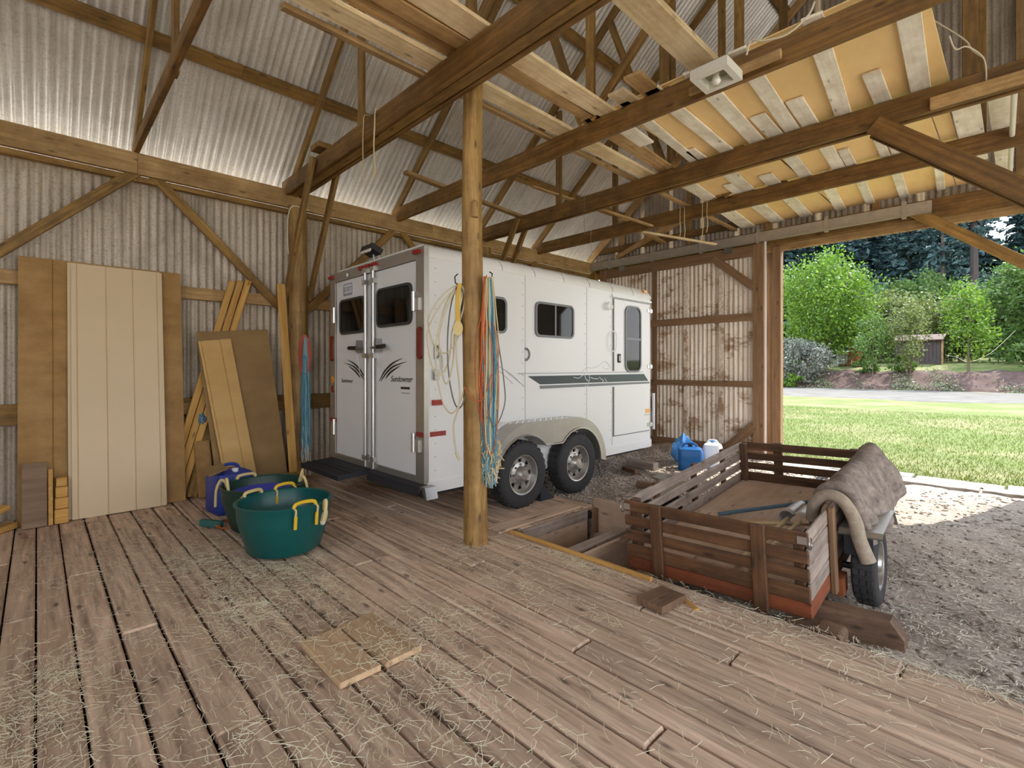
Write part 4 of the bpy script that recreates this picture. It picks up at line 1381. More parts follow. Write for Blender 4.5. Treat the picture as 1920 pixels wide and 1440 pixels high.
# red frame and bed
for p0, p1 in (((-hw, 0.02, 0.05), (hw, 0.02, 0.05)), ((-hw, UL - 0.02, 0.05), (hw, UL - 0.02, 0.05))):
    beam('frame_rail', p0, p1, 0.04, 0.10, 'red_wood', ut)
for sx in (-1, 1):
    beam('frame_rail', (sx * (hw - 0.02), 0.04, 0.05), (sx * (hw - 0.02), UL - 0.04, 0.05), 0.04, 0.10, 'red_wood', ut)
beam('bed_panel', (0, 0.05, 0.115), (0, UL - 0.05, 0.115), UW - 0.06, 0.02, 'plywood', ut)
slz = [(0.105, 0.200), (0.232, 0.308), (0.340, 0.416), (0.447, 0.530)]
for z0, z1 in slz:
    zc, h = (z0 + z1) / 2, z1 - z0
    beam('slat', (-hw, -0.012, zc), (hw, -0.012, zc), 0.022, h, 'stake_wood', ut)
    beam('slat', (-hw, UL + 0.012, zc), (hw, UL + 0.012, zc), 0.022, h, 'stake_wood', ut)
    beam('slat', (-hw + 0.012, 0.01, zc), (-hw + 0.012, UL - 0.01, zc), 0.022, h, 'weathered_wood', ut)
for z0, z1 in [(0.105, 0.205), (0.212, 0.317), (0.324, 0.424), (0.432, 0.530)]:
    zc, h = (z0 + z1) / 2, z1 - z0
    beam('slat', (hw - 0.012, 0.01, zc), (hw - 0.012, UL - 0.01, zc), 0.022, h, 'weathered_wood', ut)
for sx in (-0.345, 0.345):
    beam('stake', (sx, -0.042, -0.02), (sx, -0.042, 0.535), 0.035, 0.085, 'stake_wood', ut, 0.006, (1, 0, 0))
    beam('stake', (sx + 0.1, UL + 0.042, -0.02), (sx + 0.1, UL + 0.042, 0.535), 0.035, 0.085, 'stake_wood', ut, 0.006, (1, 0, 0))
for yy in (0.52, 1.25, 1.95):
    beam('stake', (-hw - 0.018, yy, -0.02), (-hw - 0.018, yy, 0.535), 0.035, 0.07, 'stake_wood', ut, 0.006, (0, 1, 0))
for yy in (0.50, 1.95):
    beam('stake', (hw + 0.018, yy, -0.03), (hw + 0.018, yy, 0.545), 0.035, 0.07, 'rail_wood', ut, 0.006, (0, 1, 0))
for sx in (-1, 1):
    for yy in (0.02, UL - 0.05):
        beam('corner_post', (sx * (hw - 0.06), yy + 0.03 if yy < 1 else yy - 0.02, 0.11), (sx * (hw - 0.06), yy + 0.03 if yy < 1 else yy - 0.02, 0.53), 0.06, 0.07, 'stake_wood', ut, 0.006, (0, 1, 0))
# latches
for sx in (-1, 1):
    lp = MB().box((sx * (hw - 0.03), -0.027, 0.485), (0.05, 0.008, 0.045)).build('latch_plate', 'bright_metal', ut)
    MB().tube([(sx * (hw + 0.012), -0.02 + 0.03 * math.sin(a), 0.47 + 0.035 * math.cos(a)) for a in np.linspace(0.3, 5.8, 12)], 0.004, 5).build('latch_ring', 'steel', lp)
# axle, wheels, fender
U_INV = UM.inverted()
def ul(p):
    return U_INV @ Vector(p)
MB().tube([(-hw - 0.12, 0.88, 0.02), (hw + 0.12, 0.88, 0.02)], 0.025, 8).build('axle', 'black', ut)
for sx in (-1, 1):
    c = (sx * (hw + 0.155), 0.88, 0.07)
    wt = MB().lathe([(0.02, -0.08 * sx), (0.04, -0.08 * sx), (0.04, 0.02 * sx), (0.02, 0.02 * sx)], c, 'X', 10, True).build('wheel', 'black', ut)
    make_wheel(wt, c, 0.272, 0.14, 0.165, sx, 5, 26)
    fd = MB()
    prof = [(0.60, 0.34), (0.64, 0.365), (1.18, 0.365), (1.34, 0.22)]
    vs = [(sx * (hw + 0.03), a, b) for a, b in prof] + [(sx * (hw + 0.27), a, b) for a, b in prof]
    vs += [(sx * (hw + 0.03), a, b + 0.008) for a, b in prof] + [(sx * (hw + 0.27), a, b + 0.008) for a, b in prof]
    fs = [(i, i + 1, 4 + i + 1, 4 + i) for i in range(3)] + [(8 + i + 1, 8 + i, 12 + i, 12 + i + 1) for i in range(3)]
    fs += [(i, 8 + i, 9 + i, i + 1) for i in range(3)] + [(4 + i + 1, 12 + i + 1, 12 + i, 4 + i) for i in range(3)]
    fd.add(vs, fs)
    fo = fd.build('fender', 'aluminium', ut)
    MB().box((sx * (hw + 0.14), 0.61, 0.275), (0.16, 0.01, 0.13)).build('inner_dark_flap', 'dark_rubber', fo)  # dark flap that also stands for the shade inside the fender
MB().box((hw + 0.03, 0.62, -0.01), (0.05, 0.14, 0.12)).build('spring_hanger', 'rust', ut)
MB().tube([(0, UL, 0.05), (0, UL + 1.0, 0.03)], 0.03, 8).build('tow_bar', 'black', ut)
MB().tube([(0, UL + 0.95, 0.03), (0, UL + 0.95, -0.42)], 0.022, 8).build('tongue_jack', 'steel', ut)

# quilted horse blanket draped over the right rail
def drape(name, y0, y1, prof_fn, mat, th=0.016, nu=40, nv=30, smooth=True):
    vs = []; fs = []
    for i in range(nu + 1):
        t = i / nu
        y = y0 + (y1 - y0) * t
        P = prof_fn(t)
        sp = spline([(a, 0, b) for a, b in P], max(2, nv // (len(P) - 1)))
        for q in sp:
            vs.append((q.x, y, q.z))
        m = len(sp)
    for i in range(nu):
        for k in range(m - 1):
            fs.append((i * m + k, i * m + k + 1, (i + 1) * m + k + 1, (i + 1) * m + k))
    return vs, fs, m, nu
bl = thing('horse_blanket', 'grey-brown quilted horse blanket draped over the slatted trailer rail', 'blanket', U_LOC, None, U_ROT)
def bprof(t):
    w = math.sin(t * math.pi)
    lump = 0.035 * math.sin(t * 9) + 0.02 * math.sin(t * 23 + 1)
    return [(hw - 0.16 - 0.05 * w, 0.30 + 0.10 * (1 - w) + lump * 0.5), (hw - 0.115, 0.45), (hw - 0.06, 0.58 + lump * 0.4), (hw + 0.015, 0.605 + 0.035 * w + lump),
            (hw + 0.08 + 0.02 * w, 0.55 + 0.03 * w + lump), (hw + 0.125 + 0.04 * w + lump, 0.43 + lump * 0.4), (hw + 0.15 + 0.05 * w + lump, 0.30 - 0.02 * w), (hw + 0.14 + 0.045 * w, 0.20 + 0.05 * math.cos(t * 7))]
vs, fs, m, nu = drape('blanket', 0.78, 2.22, bprof, 'blanket_mat')
V = np.array([tuple(v) for v in vs])
V[:, 1] += 0.05 * np.sin(V[:, 2] * 9)
V[:, 0] += 0.010 * np.sin(V[:, 1] * 31 + V[:, 2] * 9) * np.sin(V[:, 2] * 27) + 0.008 * np.sin(V[:, 1] * 17)
V[:, 2] += 0.010 * np.sin(V[:, 1] * 23 + V[:, 0] * 30)
me = bpy.data.meshes.new('quilt'); me.from_pydata([tuple(v) for v in V], [], fs)
me.polygons.foreach_set('use_smooth', [True] * len(fs))
qo = link('quilt', me, 'blanket_mat', bl)
sm = qo.modifiers.new('thick', 'SOLIDIFY'); sm.thickness = 0.022; sm.offset = 1
# rounded binding along both ends and the hanging hem
ids0 = [tuple(V[k]) for k in range(m)]
ids1 = [tuple(V[nu * m + k]) for k in range(m)]
hem = [tuple(V[i * m + m - 1]) for i in range(nu + 1)]
MB().tube(ids0, 0.026, 8).build('binding', 'blanket_edge', bl, True)
MB().tube(ids1, 0.022, 8).build('binding', 'blanket_edge', bl, True)
MB().tube(hem, 0.022, 8).build('binding', 'blanket_edge', bl, True)
# separate rolled surcingle hanging in front
sp = spline([(hw - 0.13, 0.62, 0.40), (hw - 0.10, 0.60, 0.53), (hw - 0.02, 0.585, 0.60), (hw + 0.07, 0.575, 0.575), (hw + 0.13, 0.575, 0.46), (hw + 0.15, 0.58, 0.34), (hw + 0.175, 0.585, 0.25), (hw + 0.195, 0.585, 0.19)], 5)
n = len(sp)
MB().tube(sp, [0.036 + 0.010 * (i / n) for i in range(n)], 10).build('rolled_strap', 'blanket_edge', bl, True)
sp = spline([(hw - 0.13, 0.74, 0.44), (hw - 0.09, 0.71, 0.57), (hw - 0.01, 0.70, 0.635), (hw + 0.09, 0.695, 0.60), (hw + 0.145, 0.70, 0.46), (hw + 0.18, 0.71, 0.33), (hw + 0.195, 0.72, 0.27)], 5)
MB().tube(sp, 0.036, 10).build('rolled_strap', 'blanket_mat', bl, True)

# post hole digger, pole and board lying in the bed
dg = thing('post_hole_digger', 'steel post hole digger with pale wooden handles lying in the slatted trailer', 'digger', tuple(uw((0.3, 0.8, 0.13))))
h0, h1 = uw((0.12, 0.18, 0.15)), uw((0.23, 1.00, 0.24))
h2, h3 = uw((0.21, 0.17, 0.15)), uw((0.32, 0.98, 0.24))
MB().tube([h0, h1], 0.019, 10).build('handle', 'digger_wood', dg, True)
MB().tube([h2, h3], 0.019, 10).build('handle', 'digger_wood', dg, True)
def scoop(c, d, up, name):
    d = Vector(d).normalized(); up = Vector(up).normalized(); sdir = d.cross(up).normalized()
    vs = []; fs = []
    n = 10
    for i in range(2 * 0 + 6):
        t = i / 5
        r = 0.072 * (1 - 0.2 * t)
        for k in range(n + 1):
            a = math.radians(-95 + 190 * k / n)
            vs.append(Vector(c) + d * (0.27 * t) + sdir * (r * math.sin(a)) + up * (r * math.cos(a)))
    for i in range(5):
        for k in range(n):
            fs.append((i * (n + 1) + k, i * (n + 1) + k + 1, (i + 1) * (n + 1) + k + 1, (i + 1) * (n + 1) + k))
    me = bpy.data.meshes.new(name); me.from_pydata([tuple(v - Vector(c)) for v in vs], [], fs)
    me.polygons.foreach_set('use_smooth', [True] * len(fs))
    o = link(name, me, 'blade_grey', dg, tuple(c))
    s = o.modifiers.new('thick', 'SOLIDIFY'); s.thickness = 0.004
dd = (h1 - h0).normalized()
scoop(h1 - dd * 0.01, dd, (-0.75, 0.1, 0.55), 'blade')
scoop(h3 - dd * 0.01, dd, (0.7, -0.1, 0.55), 'blade')
MB().tube([h1 - dd * 0.06, h3 - dd * 0.06], 0.014, 8).build('pivot', 'steel', dg)
po = MB().tube([uw((-0.36, 1.10, 0.142)), uw((0.10, 1.43, 0.21)), uw((0.58, 1.78, 0.29))], 0.017, 10).build('blue_pole', 'pole_blue', None, True)
tag(po, 'slim blue-grey pole lying across the slatted trailer bed', 'pole')
loose('bed_board', 'pale narrow board lying under the blue pole in the trailer bed', 'board', tuple(uw((-0.12, 1.02, 0.133))), tuple(uw((0.50, 1.42, 0.133))), 0.05, 0.016, 'pale_wood')
# timber and paddle end on the dirt in front of the trailer wheel
mb = MB().prism([(0, 0), (0.62, 0), (0.62, 0.07), (0.55, 0.17), (0, 0.17)], 0.12, lambda a, b, t: (-1.06 + a * 0.95, 3.50 + a * 0.20 + t, -0.215 + b))
tag(mb.build('timber_block', 'block_wood', None, False, None, True), 'thick timber with a sloped end on the dirt by the small trailer wheel', 'block')
wb = MB().prism(rrect(0, 0, 0.15, 0.115, 0.03), 0.16, lambda a, b, t: (-0.76 + a, 3.17 + t, -0.085 + b)).build('wood_block', 'block_wood', None, True, None, True)
tag(wb, 'small rounded brown wooden block against the floor edge beside the slatted trailer corner', 'block')
loose('floor_block', 'short square wooden block lying on the planks near the slatted trailer', 'block', (-1.55, 2.64, 0.024), (-1.53, 2.90, 0.024), 0.185, 0.045, 'block_wood')
loose('wood_sliver', 'thin splinter of wood under the square block', 'splinter', (-1.46, 2.90, 0.008), (-1.34, 2.83, 0.008), 0.03, 0.014, 'fresh_wood')
loose('square_board', 'square plank offcut on the floor with an edge lifted, nearer the wall', 'board', (-2.60, 1.085, 0.018), (-2.12, 1.08, 0.018), 0.205, 0.03, 'offcut_wood')
loose('square_board', 'square plank offcut on the floor, its twin lying nearer the trailer', 'board', (-2.62, 1.30, 0.018), (-2.12, 1.31, 0.018), 0.205, 0.03, 'offcut_wood')

# blue jug and bag behind the slatted trailer
jg = thing('water_jug', 'bright blue square plastic jug on the gravel by the sliding door', 'jug', (-3.35, 6.85, -0.05))
def rbox(cx, cy, z0, w, d, h, r, rot=0):
    out = []
    for a, b in rrect(0, 0, w, d, r, 4):
        out.append((cx + a * math.cos(rot) - b * math.sin(rot), cy + a * math.sin(rot) + b * math.cos(rot)))
    return out
def jug(parent, cx, cy, z0, w, d, h, mat, rot):
    lv = []
    for s, zz in ((0.94, 0), (1.0, 0.03), (1.0, h * 0.80), (0.90, h * 0.92), (0.55, h)):
        lv.append((rbox(cx, cy, 0, w * s, d * s, 0, 0.05 * s, rot), z0 + zz))
    return stacked(lv, 'body', mat, parent)
jug(jg, -3.35, 6.85, -0.035, 0.34, 0.30, 0.34, 'jug_bright', 0.5)
MB().lathe([(0, 0), (0.03, 0), (0.03, 0.04), (0, 0.045)], (-3.35, 6.85, 0.30), 'Z', 12).build('cap', 'black', jg)
MB().tube(spline([(-3.45, 6.80, 0.25), (-3.42, 6.82, 0.34), (-3.30, 6.88, 0.345), (-3.24, 6.90, 0.25)], 4), 0.016, 8).build('handle', 'jug_bright', jg, True)
def crumple(name, c, s, mat, label, cat, seed):
    bm = bmesh.new()
    bmesh.ops.create_icosphere(bm, subdivisions=3, radius=1)
    rr = random.Random(seed)
    ph = [rr.uniform(0, 6) for _ in range(6)]
    for v in bm.verts:
        p = v.co
        k = 1 + 0.16 * math.sin(p.x * 6 + ph[0]) * math.sin(p.z * 5 + ph[1]) + 0.12 * math.sin(p.y * 9 + ph[2]) + 0.08 * math.sin(p.x * 13 + p.z * 11 + ph[3])
        v.co = (p.x * s[0] * k, p.y * s[1] * k, max(p.z * s[2] * k, -s[2] * 0.8))
    me = bpy.data.meshes.new(name); bm.to_mesh(me); bm.free()
    return tag(link(name, me, mat, None, c), label, cat)
crumple('plastic_bag', (-3.66, 7.25, 0.15), (0.17, 0.15, 0.23), 'bag_blue', 'crumpled light blue plastic bag beside the blue jug', 'bag', 3)
jb = thing('plastic_jug', 'white plastic jug behind the bright blue jug', 'jug', (-3.25, 7.35, -0.04))
jug(jb, -3.22, 7.30, -0.03, 0.26, 0.24, 0.36, 'plastic_white', 0.3)
MB().lathe([(0, 0), (0.025, 0), (0.025, 0.035), (0, 0.04)], (-3.22, 7.30, 0.325), 'Z', 12).build('cap', 'bag_blue', jb)
MB().tube(spline([(-3.30, 7.28, 0.28), (-3.28, 7.285, 0.36), (-3.17, 7.31, 0.36), (-3.13, 7.32, 0.28)], 4), 0.012, 8).build('handle', 'plastic_white', jb, True)
# low stones and scraps on the gravel
for k, (sx, sy, lab) in enumerate(((-3.30, 5.95, 'flat grey stone on the gravel between the trailers'), (-3.42, 6.12, 'smaller flat stone leaning on the first by the gravel patch'))):
    mb = MB()
    poly = [(sx + 0.15 * math.cos(a) * random.uniform(0.8, 1.1), sy + 0.10 * math.sin(a) * random.uniform(0.8, 1.1)) for a in np.linspace(0, 5.6, 8)]
    mb.prism(poly, 0.06, lambda a, b, t: (a, b, -0.055 + t))
    tag(mb.build('flat_stone', 'stone', None, False, None, True), lab, 'stone')
loose('timber_scrap', 'short dark timber scrap on the gravel beside the slatted trailer', 'timber', (-3.36, 5.42, -0.005), (-3.05, 5.55, -0.01), 0.09, 0.07, 'block_wood')

# ------------------------------------------------------------------ sheets and boards leaning on the left wall
def lean(name, label, cat, base_x, y0, y1, top_x, top_z, th, mat, dy=0.0, z0=0.003, grooves=(), groove_mat='decal_black', kind=None, ridges=()):
    """flat sheet standing on the floor and leaning to the wall; dy = sideways slope of its sides"""
    b = Vector((base_x, 0, z0)); t = Vector((top_x, dy, top_z))
    d = (t - b); L = d.length; d.normalize()
    yv = Vector((0, 1, 0)); yv = (yv - d * yv.dot(d)).normalized()
    nrm = yv.cross(d).normalized()
    if nrm.x < 0: nrm = -nrm
    root = thing(name, label, cat, (base_x, (y0 + y1) / 2, z0)) if (grooves or ridges) else None
    W = y1 - y0
    prof = [(0, 0), (0, th)]
    for g in sorted(grooves):
        prof += [(g - 0.006, th), (g, th - 0.007), (g + 0.006, th)]
    prof += [(W, th), (W, 0)]
    me_v = []
    c0 = Vector((base_x, y0, z0))
    n = len(prof)
    q = Matrix((nrm, d, yv)).transposed().to_quaternion()
    mid = c0 + d * (L / 2) + yv * (W / 2)
    vs = [(b_, -L / 2, a - W / 2) for a, b_ in prof] + [(b_, L / 2, a - W / 2) for a, b_ in prof]
    fs = [tuple(range(n - 1, -1, -1)), tuple(range(n, 2 * n))] + [(i, (i + 1) % n, n + (i + 1) % n, n + i) for i in range(n)]
    me = bpy.data.meshes.new(name); me.from_pydata(vs, [], fs)
    bm = bmesh.new(); bm.from_mesh(me); bmesh.ops.recalc_face_normals(bm, faces=bm.faces[:]); bm.to_mesh(me); bm.free()
    if root:
        # local frame: x normal, y along the slope, z across
        det = Matrix((nrm, d, yv)).determinant()
        o = link('sheet', me, mat, root, mid, q if det > 0 else None)
        if det < 0:
            o.matrix_parent_inverse = Matrix.Identity(4)
            R3 = Matrix((nrm, d, yv)).transposed().to_4x4()
            me.transform(R3); o.rotation_mode = 'XYZ'; o.rotation_euler = (0, 0, 0)
        return root
    det = Matrix((nrm, d, yv)).determinant()
    if det > 0:
        o = link(name, me, mat, None, mid, q)
    else:
        me.transform(Matrix((nrm, d, yv)).transposed().to_4x4())
        o = link(name, me, mat, None, mid)
    return tag(o, label, cat)
lean('brown_sheet', 'tall brown hardboard sheet leaning on the corrugated wall behind the cream panels', 'panel', -6.36, -0.13, 1.17, -6.645, 2.52, 0.012, 'brown_panel', 0.0, 0.003, (0.24,))
lean('cream_panel', 'cream siding panel showing as a thin edge behind the front cream panel', 'panel', -6.31, 0.215, 0.97, -6.61, 2.50, 0.012, 'cream_panel', 0.0, 0.003, (0.2, 0.4))
lean('cream_panel', 'large cream grooved siding panel leaning in front of the brown sheet', 'panel', -6.275, 0.24, 0.985, -6.585, 2.49, 0.014, 'cream_panel', 0.0, 0.003, (0.045, 0.27, 0.49, 0.70))
lean('grey_board', 'short grey weathered board leaning on the brown sheet', 'board', -6.21, -0.10, 0.065, -6.33, 0.57, 0.022, 'grey_board')
lean('lath', 'thin orange-brown lath standing beside the short grey board', 'lath', -6.20, 0.075, 0.105, -6.32, 0.50, 0.02, 'fresh_wood')
for k, (za, zb) in enumerate(((0.003, 0.135), (0.137, 0.235), (0.237, 0.335), (0.337, 0.42))):
    b = beam('wood_offcut', (-6.235 - 0.02 * k, 0.115 + 0.004 * k, (za + zb) / 2), (-6.235 - 0.02 * k, 0.215 - 0.003 * k, (za + zb) / 2), 0.07, zb - za, 'fresh_wood')
    tag(b, ('lowest', 'second lowest', 'second highest', 'topmost')[k] + ' of four small wooden offcuts stacked beside the cream panels', 'offcut', 'stacked offcuts')
lean('brown_hardboard', 'wide muddy brown hardboard sheet leaning sideways near the wall post', 'panel', -6.30, 1.47, 2.24, -6.525, 1.86, 0.008, 'mud_sheet', -0.17)
lean('tan_panel', 'narrow tan grooved panel leaning on the muddy brown sheet', 'panel', -6.25, 1.55, 1.885, -6.485, 1.75, 0.014, 'tan_panel', -0.24, 0.003, (0.03, 0.22))
for k in range(3):
    yb = 1.00 + 0.075 * k
    loose('leaning_stud', ('leftmost', 'middle', 'rightmost')[k] + ' of three fresh studs leaning on the wall behind the muddy sheet', 'stud',
          (-6.49, yb, 0.03), (-6.635, yb + 0.70 + 0.015 * k, 2.50 + 0.015 * k), 0.04, 0.068, 'fresh_wood', 'leaning studs', (0, 1, 0))
loose('leaning_board', 'long ochre board standing upright beside the wall post', 'board', (-6.24, 2.285, 0.003), (-6.42, 2.19, 2.50), 0.022, 0.10, 'fresh_wood', None, (0, 1, 0))
loose('scrap_board', 'dark brown scrap board leaning between cream panels and tan panel', 'board', (-6.42, 1.24, 0.01), (-6.62, 1.50, 0.95), 0.03, 0.10, 'beam_wood', None, (0, 1, 0))
loose('scrap_board', 'wide brown scrap board leaning low behind the tan panel', 'board', (-6.34, 1.37, 0.005), (-6.50, 1.35, 0.62), 0.02, 0.16, 'brown_panel', None, (0, 1, 0))
loose('scrap_board', 'pale short board nailed flat between wall girt and sheets', 'board', (-6.66, 1.16, 0.985), (-6.66, 1.42, 0.985), 0.03, 0.13, 'tan_wood')
crumple('blue_rag', (-6.55, 1.36, 0.86), (0.05, 0.05, 0.09), 'pole_blue', 'small blue-grey rag hanging from the pale short board', 'rag', 9)
loose('floor_offcut', 'orange-brown board end lying at the wall foot beside the brown sheet', 'board', (-6.0, -0.42, 0.03), (-6.34, -0.16, 0.03), 0.10, 0.05, 'fresh_wood')
loose('floor_offcut', 'second orange-brown board end leaning over the first beside the brown sheet', 'board', (-6.12, -0.50, 0.075), (-6.36, -0.20, 0.20), 0.10, 0.04, 'fresh_wood')

# blue jug, tray, teal piece and hose behind the buckets
jl = thing('fuel_jug', 'dark blue dusty plastic jug with cardboard on top behind the green buckets', 'jug', (-5.62, 1.42, 0.0))
jug(jl, -5.62, 1.42, 0.004, 0.34, 0.36, 0.42, 'jug_blue', 0.15)
MB().tube(spline([(-5.62, 1.33, 0.38), (-5.62, 1.36, 0.46), (-5.62, 1.47, 0.46), (-5.62, 1.52, 0.38)], 4), 0.017, 8).build('handle', 'jug_blue', jl, True)
MB().lathe([(0, 0), (0.03, 0), (0.03, 0.04), (0, 0.045)], (-5.52, 1.44, 0.40), 'Z', 12).build('cap', 'sticker_white', jl)
cb = MB().box((-5.55, 1.27, 0.445), (0.20, 0.17, 0.008), Matrix.Rotation(math.radians(18), 3, 'X') @ Matrix.Rotation(0.2, 3, 'Y')).build('cardboard_piece', 'cardboard')
tag(cb, 'torn piece of cardboard lying on the dark blue jug', 'cardboard')
tray = thing('wooden_tray', 'shallow brown wooden tray at the foot of the wall post', 'tray', (-6.05, 2.03, 0.0))
for p0, p1 in (((-6.20, 1.80, 0.09), (-6.20, 2.30, 0.09)), ((-5.90, 1.80, 0.09), (-5.90, 2.30, 0.09))):
    beam('side', p0, p1, 0.02, 0.17, 'brown_panel', tray)
for yy in (1.80, 2.30):
    beam('side', (-6.19, yy, 0.09), (-5.91, yy, 0.09), 0.02, 0.17, 'brown_panel', tray)
beam('bottom', (-6.05, 1.82, 0.012), (-6.05, 2.28, 0.012), 0.27, 0.018, 'brown_panel', tray)
loose('teal_strip', 'short teal plastic strip on the floor beside the rear bucket', 'strip', (-5.22, 1.08, 0.035), (-5.02, 1.20, 0.035), 0.05, 0.06, 'teal_plastic')
tag(MB().tube([(-5.02 + 0.13 * math.cos(a), 1.32 - 0.06 + 0.10 * math.sin(a), 0.014 + 0.006 * a / 3) for a in np.linspace(0, 11.5, 50)], 0.009, 6).build('hose_coil', 'hose_rust', None, True),
    'small rusty orange hose coil on the floor behind the buckets', 'hose')

# ------------------------------------------------------------------ green tubs
def tub(x, y, mat, label, hand, R=0.345, r=0.272, h=0.40):
    b = thing('bucket', label, 'bucket', (x, y, 0.0), 'green tubs')
    prof = [(0.0, 0.012), (r * 0.93, 0.012), (r, 0.03), (R - 0.012, h * 0.62), (R - 0.004, h * 0.68), (R + 0.0, h - 0.03), (R + 0.016, h - 0.012), (R + 0.018, h), (R + 0.004, h + 0.006),
            (R - 0.010, h - 0.004), (R - 0.016, h * 0.70), (R - 0.028, h * 0.66), (r - 0.014, 0.04), (0.0, 0.03)]
    MB().lathe(prof, (x, y, 0.0), 'Z', 56).build('shell', mat, b, True)
    for phi, m1, m2 in hand:
        a = math.radians(phi)
        ca, sa = math.cos(a), math.sin(a)
        def pt(tang, rad, z):
            return (x + ca * (R + rad) - sa * tang, y + sa * (R + rad) + ca * tang, z)
        hd = MB().tube(spline([pt(-0.085, -0.005, h + 0.0), pt(-0.07, -0.004, h + 0.028), pt(0, -0.01, h + 0.036), pt(0.07, -0.004, h + 0.028), pt(0.085, -0.005, h + 0.0)], 5), 0.014, 8).build('handle', m1, b, True)
        for s in (-1, 1):
            MB().tube([pt(s * 0.082, 0.022, h - 0.055), pt(s * 0.082, 0.012, h - 0.15)], 0.013, 8).build('handle_end', m1, hd, True)
            MB().tube(spline([pt(s * 0.085, -0.005, h + 0.0), pt(s * 0.085, 0.03, h - 0.01), pt(s * 0.084, 0.022, h - 0.06)], 4), 0.008, 6).build('handle_rope', m2, hd, True)
    return b
b1 = tub(-4.11, 1.43, 'bucket_green', 'front teal green round tub with yellow handles and a round sticker', ((5, 'yellow_tube', 'rope_cream'), (205, 'rope_cream', 'rope_cream')))
b2 = tub(-4.815, 1.50, 'bucket_dark', 'dark green round tub behind the teal tub, holding a blue pan', ((10, 'yellow_tube', 'rope_cream'), (190, 'rope_cream', 'rope_cream')))
a = math.radians(38)
ca, sa = math.cos(a), math.sin(a)
st_ = MB()
fst = lambda q, w, t: (-4.11 + math.cos(a + q / 0.33) * (0.334 + w * 0.2 + t), 1.43 + math.sin(a + q / 0.33) * (0.334 + w * 0.2 + t), 0.265 + w)
st_.prism([(0.045 * math.cos(t), 0.06 * math.sin(t)) for t in np.linspace(0, 6.0, 18)], 0.012, fst).build('sticker', 'sticker_round', b1)
rp = MB().tube(spline([(-3.80, 1.62, 0.34), (-3.79, 1.62, 0.405), (-3.765, 1.62, 0.41), (-3.755, 1.61, 0.33), (-3.77, 1.60, 0.26)], 5), 0.014, 8).build('rope_end', 'rope_cream', b1, True)
pan = MB().lathe([(0, 0.255), (0.20, 0.255), (0.27, 0.325), (0.275, 0.335), (0.262, 0.33), (0.195, 0.27), (0, 0.27)], (-4.815, 1.50, 0), 'Z', 40).build('blue_pan', 'tub_blue', None, True)
tag(pan, 'blue feed pan nested inside the rear dark green tub', 'pan')
for k, (ang, lab) in enumerate(((262, 'cream rope loop knotted over the rim of the rear green tub'), (60, 'knotted cream rope on the far rim of the rear green tub'))):
    a = math.radians(ang)
    def pt(tang, rad, z):
        return (-4.815 + math.cos(a) * (0.345 + rad) - math.sin(a) * tang, 1.50 + math.sin(a) * (0.345 + rad) + math.cos(a) * tang, z)
    mb = MB().tube(spline([pt(-0.09, 0.035, 0.22), pt(-0.085, 0.03, 0.36), pt(-0.07, 0.0, 0.45), pt(-0.045, -0.035, 0.44), pt(-0.02, -0.045, 0.40), pt(0.03, -0.035, 0.47), pt(0.09, -0.035, 0.48), pt(0.12, -0.045, 0.37)], 6), 0.012, 8)
    tag(mb.build('rope', 'rope_cream', None, True), lab, 'rope')

# ------------------------------------------------------------------ twine and cords
RV = Vector((0.695, 0.719, 0)); FV = Vector((0.719, -0.695, 0))   # along and towards the room from the log post
def hank(root, base, spec, seed):
    rr = random.Random(seed)
    for name, mat, cnt, r0, r1, z1, zlo, zhi, rad in spec:
        mb = MB()
        for k in range(cnt):
            a = rr.uniform(r0, r1); fw = rr.uniform(-0.02, 0.045) + (0.025 if name[:5] in ('cream', 'orang') else 0.0)
            zb = rr.uniform(zlo, zhi)
            b = base + RV * a * 0.45 + FV * fw
            pts = [Vector((b.x, b.y, z1 + rr.uniform(-0.015, 0.02)))]
            m = 7
            for q in range(1, m + 1):
                t = q / m
                spread = min(1.0, 0.45 + t * 1.4)
                p = base + RV * (a * spread + rr.uniform(-0.008, 0.008)) + FV * (fw + rr.uniform(-0.006, 0.008))
                pts.append(Vector((p.x, p.y, z1 + (zb - z1) * t)))
            mb.tube(spline(pts, 2), rad, 4, False)
        tag(mb.build(name, mat, root), None, None, None, 'stuff')
tw = thing('twine_hank', 'long hank of blue and cream baling twine hanging on the round log post', 'twine', (-3.03, 2.62, 0.4))
tb = Vector((-3.14, 2.60, 0)) + RV * 0.115 + FV * 0.05
hk = MB().tube([tuple(Vector((-3.14, 2.60, 2.17)) + RV * (0.09 + 0.0) + FV * 0.02), tuple(tb + Vector((0, 0, 2.17))), tuple(tb + RV * 0.03 + Vector((0, 0, 2.185))), tuple(tb + RV * 0.035 + Vector((0, 0, 2.22))), tuple(tb + RV * 0.012 + Vector((0, 0, 2.235)))], 0.006, 6).build('hook', 'black', tw)
hank(tw, tb, (('blue_strands', 'twine_blue', 44, -0.05, 0.075, 2.17, 0.50, 0.95, 0.0042), ('pale_strands', 'twine_pale', 30, -0.03, 0.07, 2.17, 0.45, 0.9, 0.004),
              ('cream_strands', 'twine_cream', 15, -0.04, 0.09, 2.18, 0.68, 1.2, 0.0048), ('orange_strands', 'twine_orange', 8, -0.07, 0.0, 2.18, 0.95, 1.5, 0.0045)), 5)
mb = MB(); rr = random.Random(4)
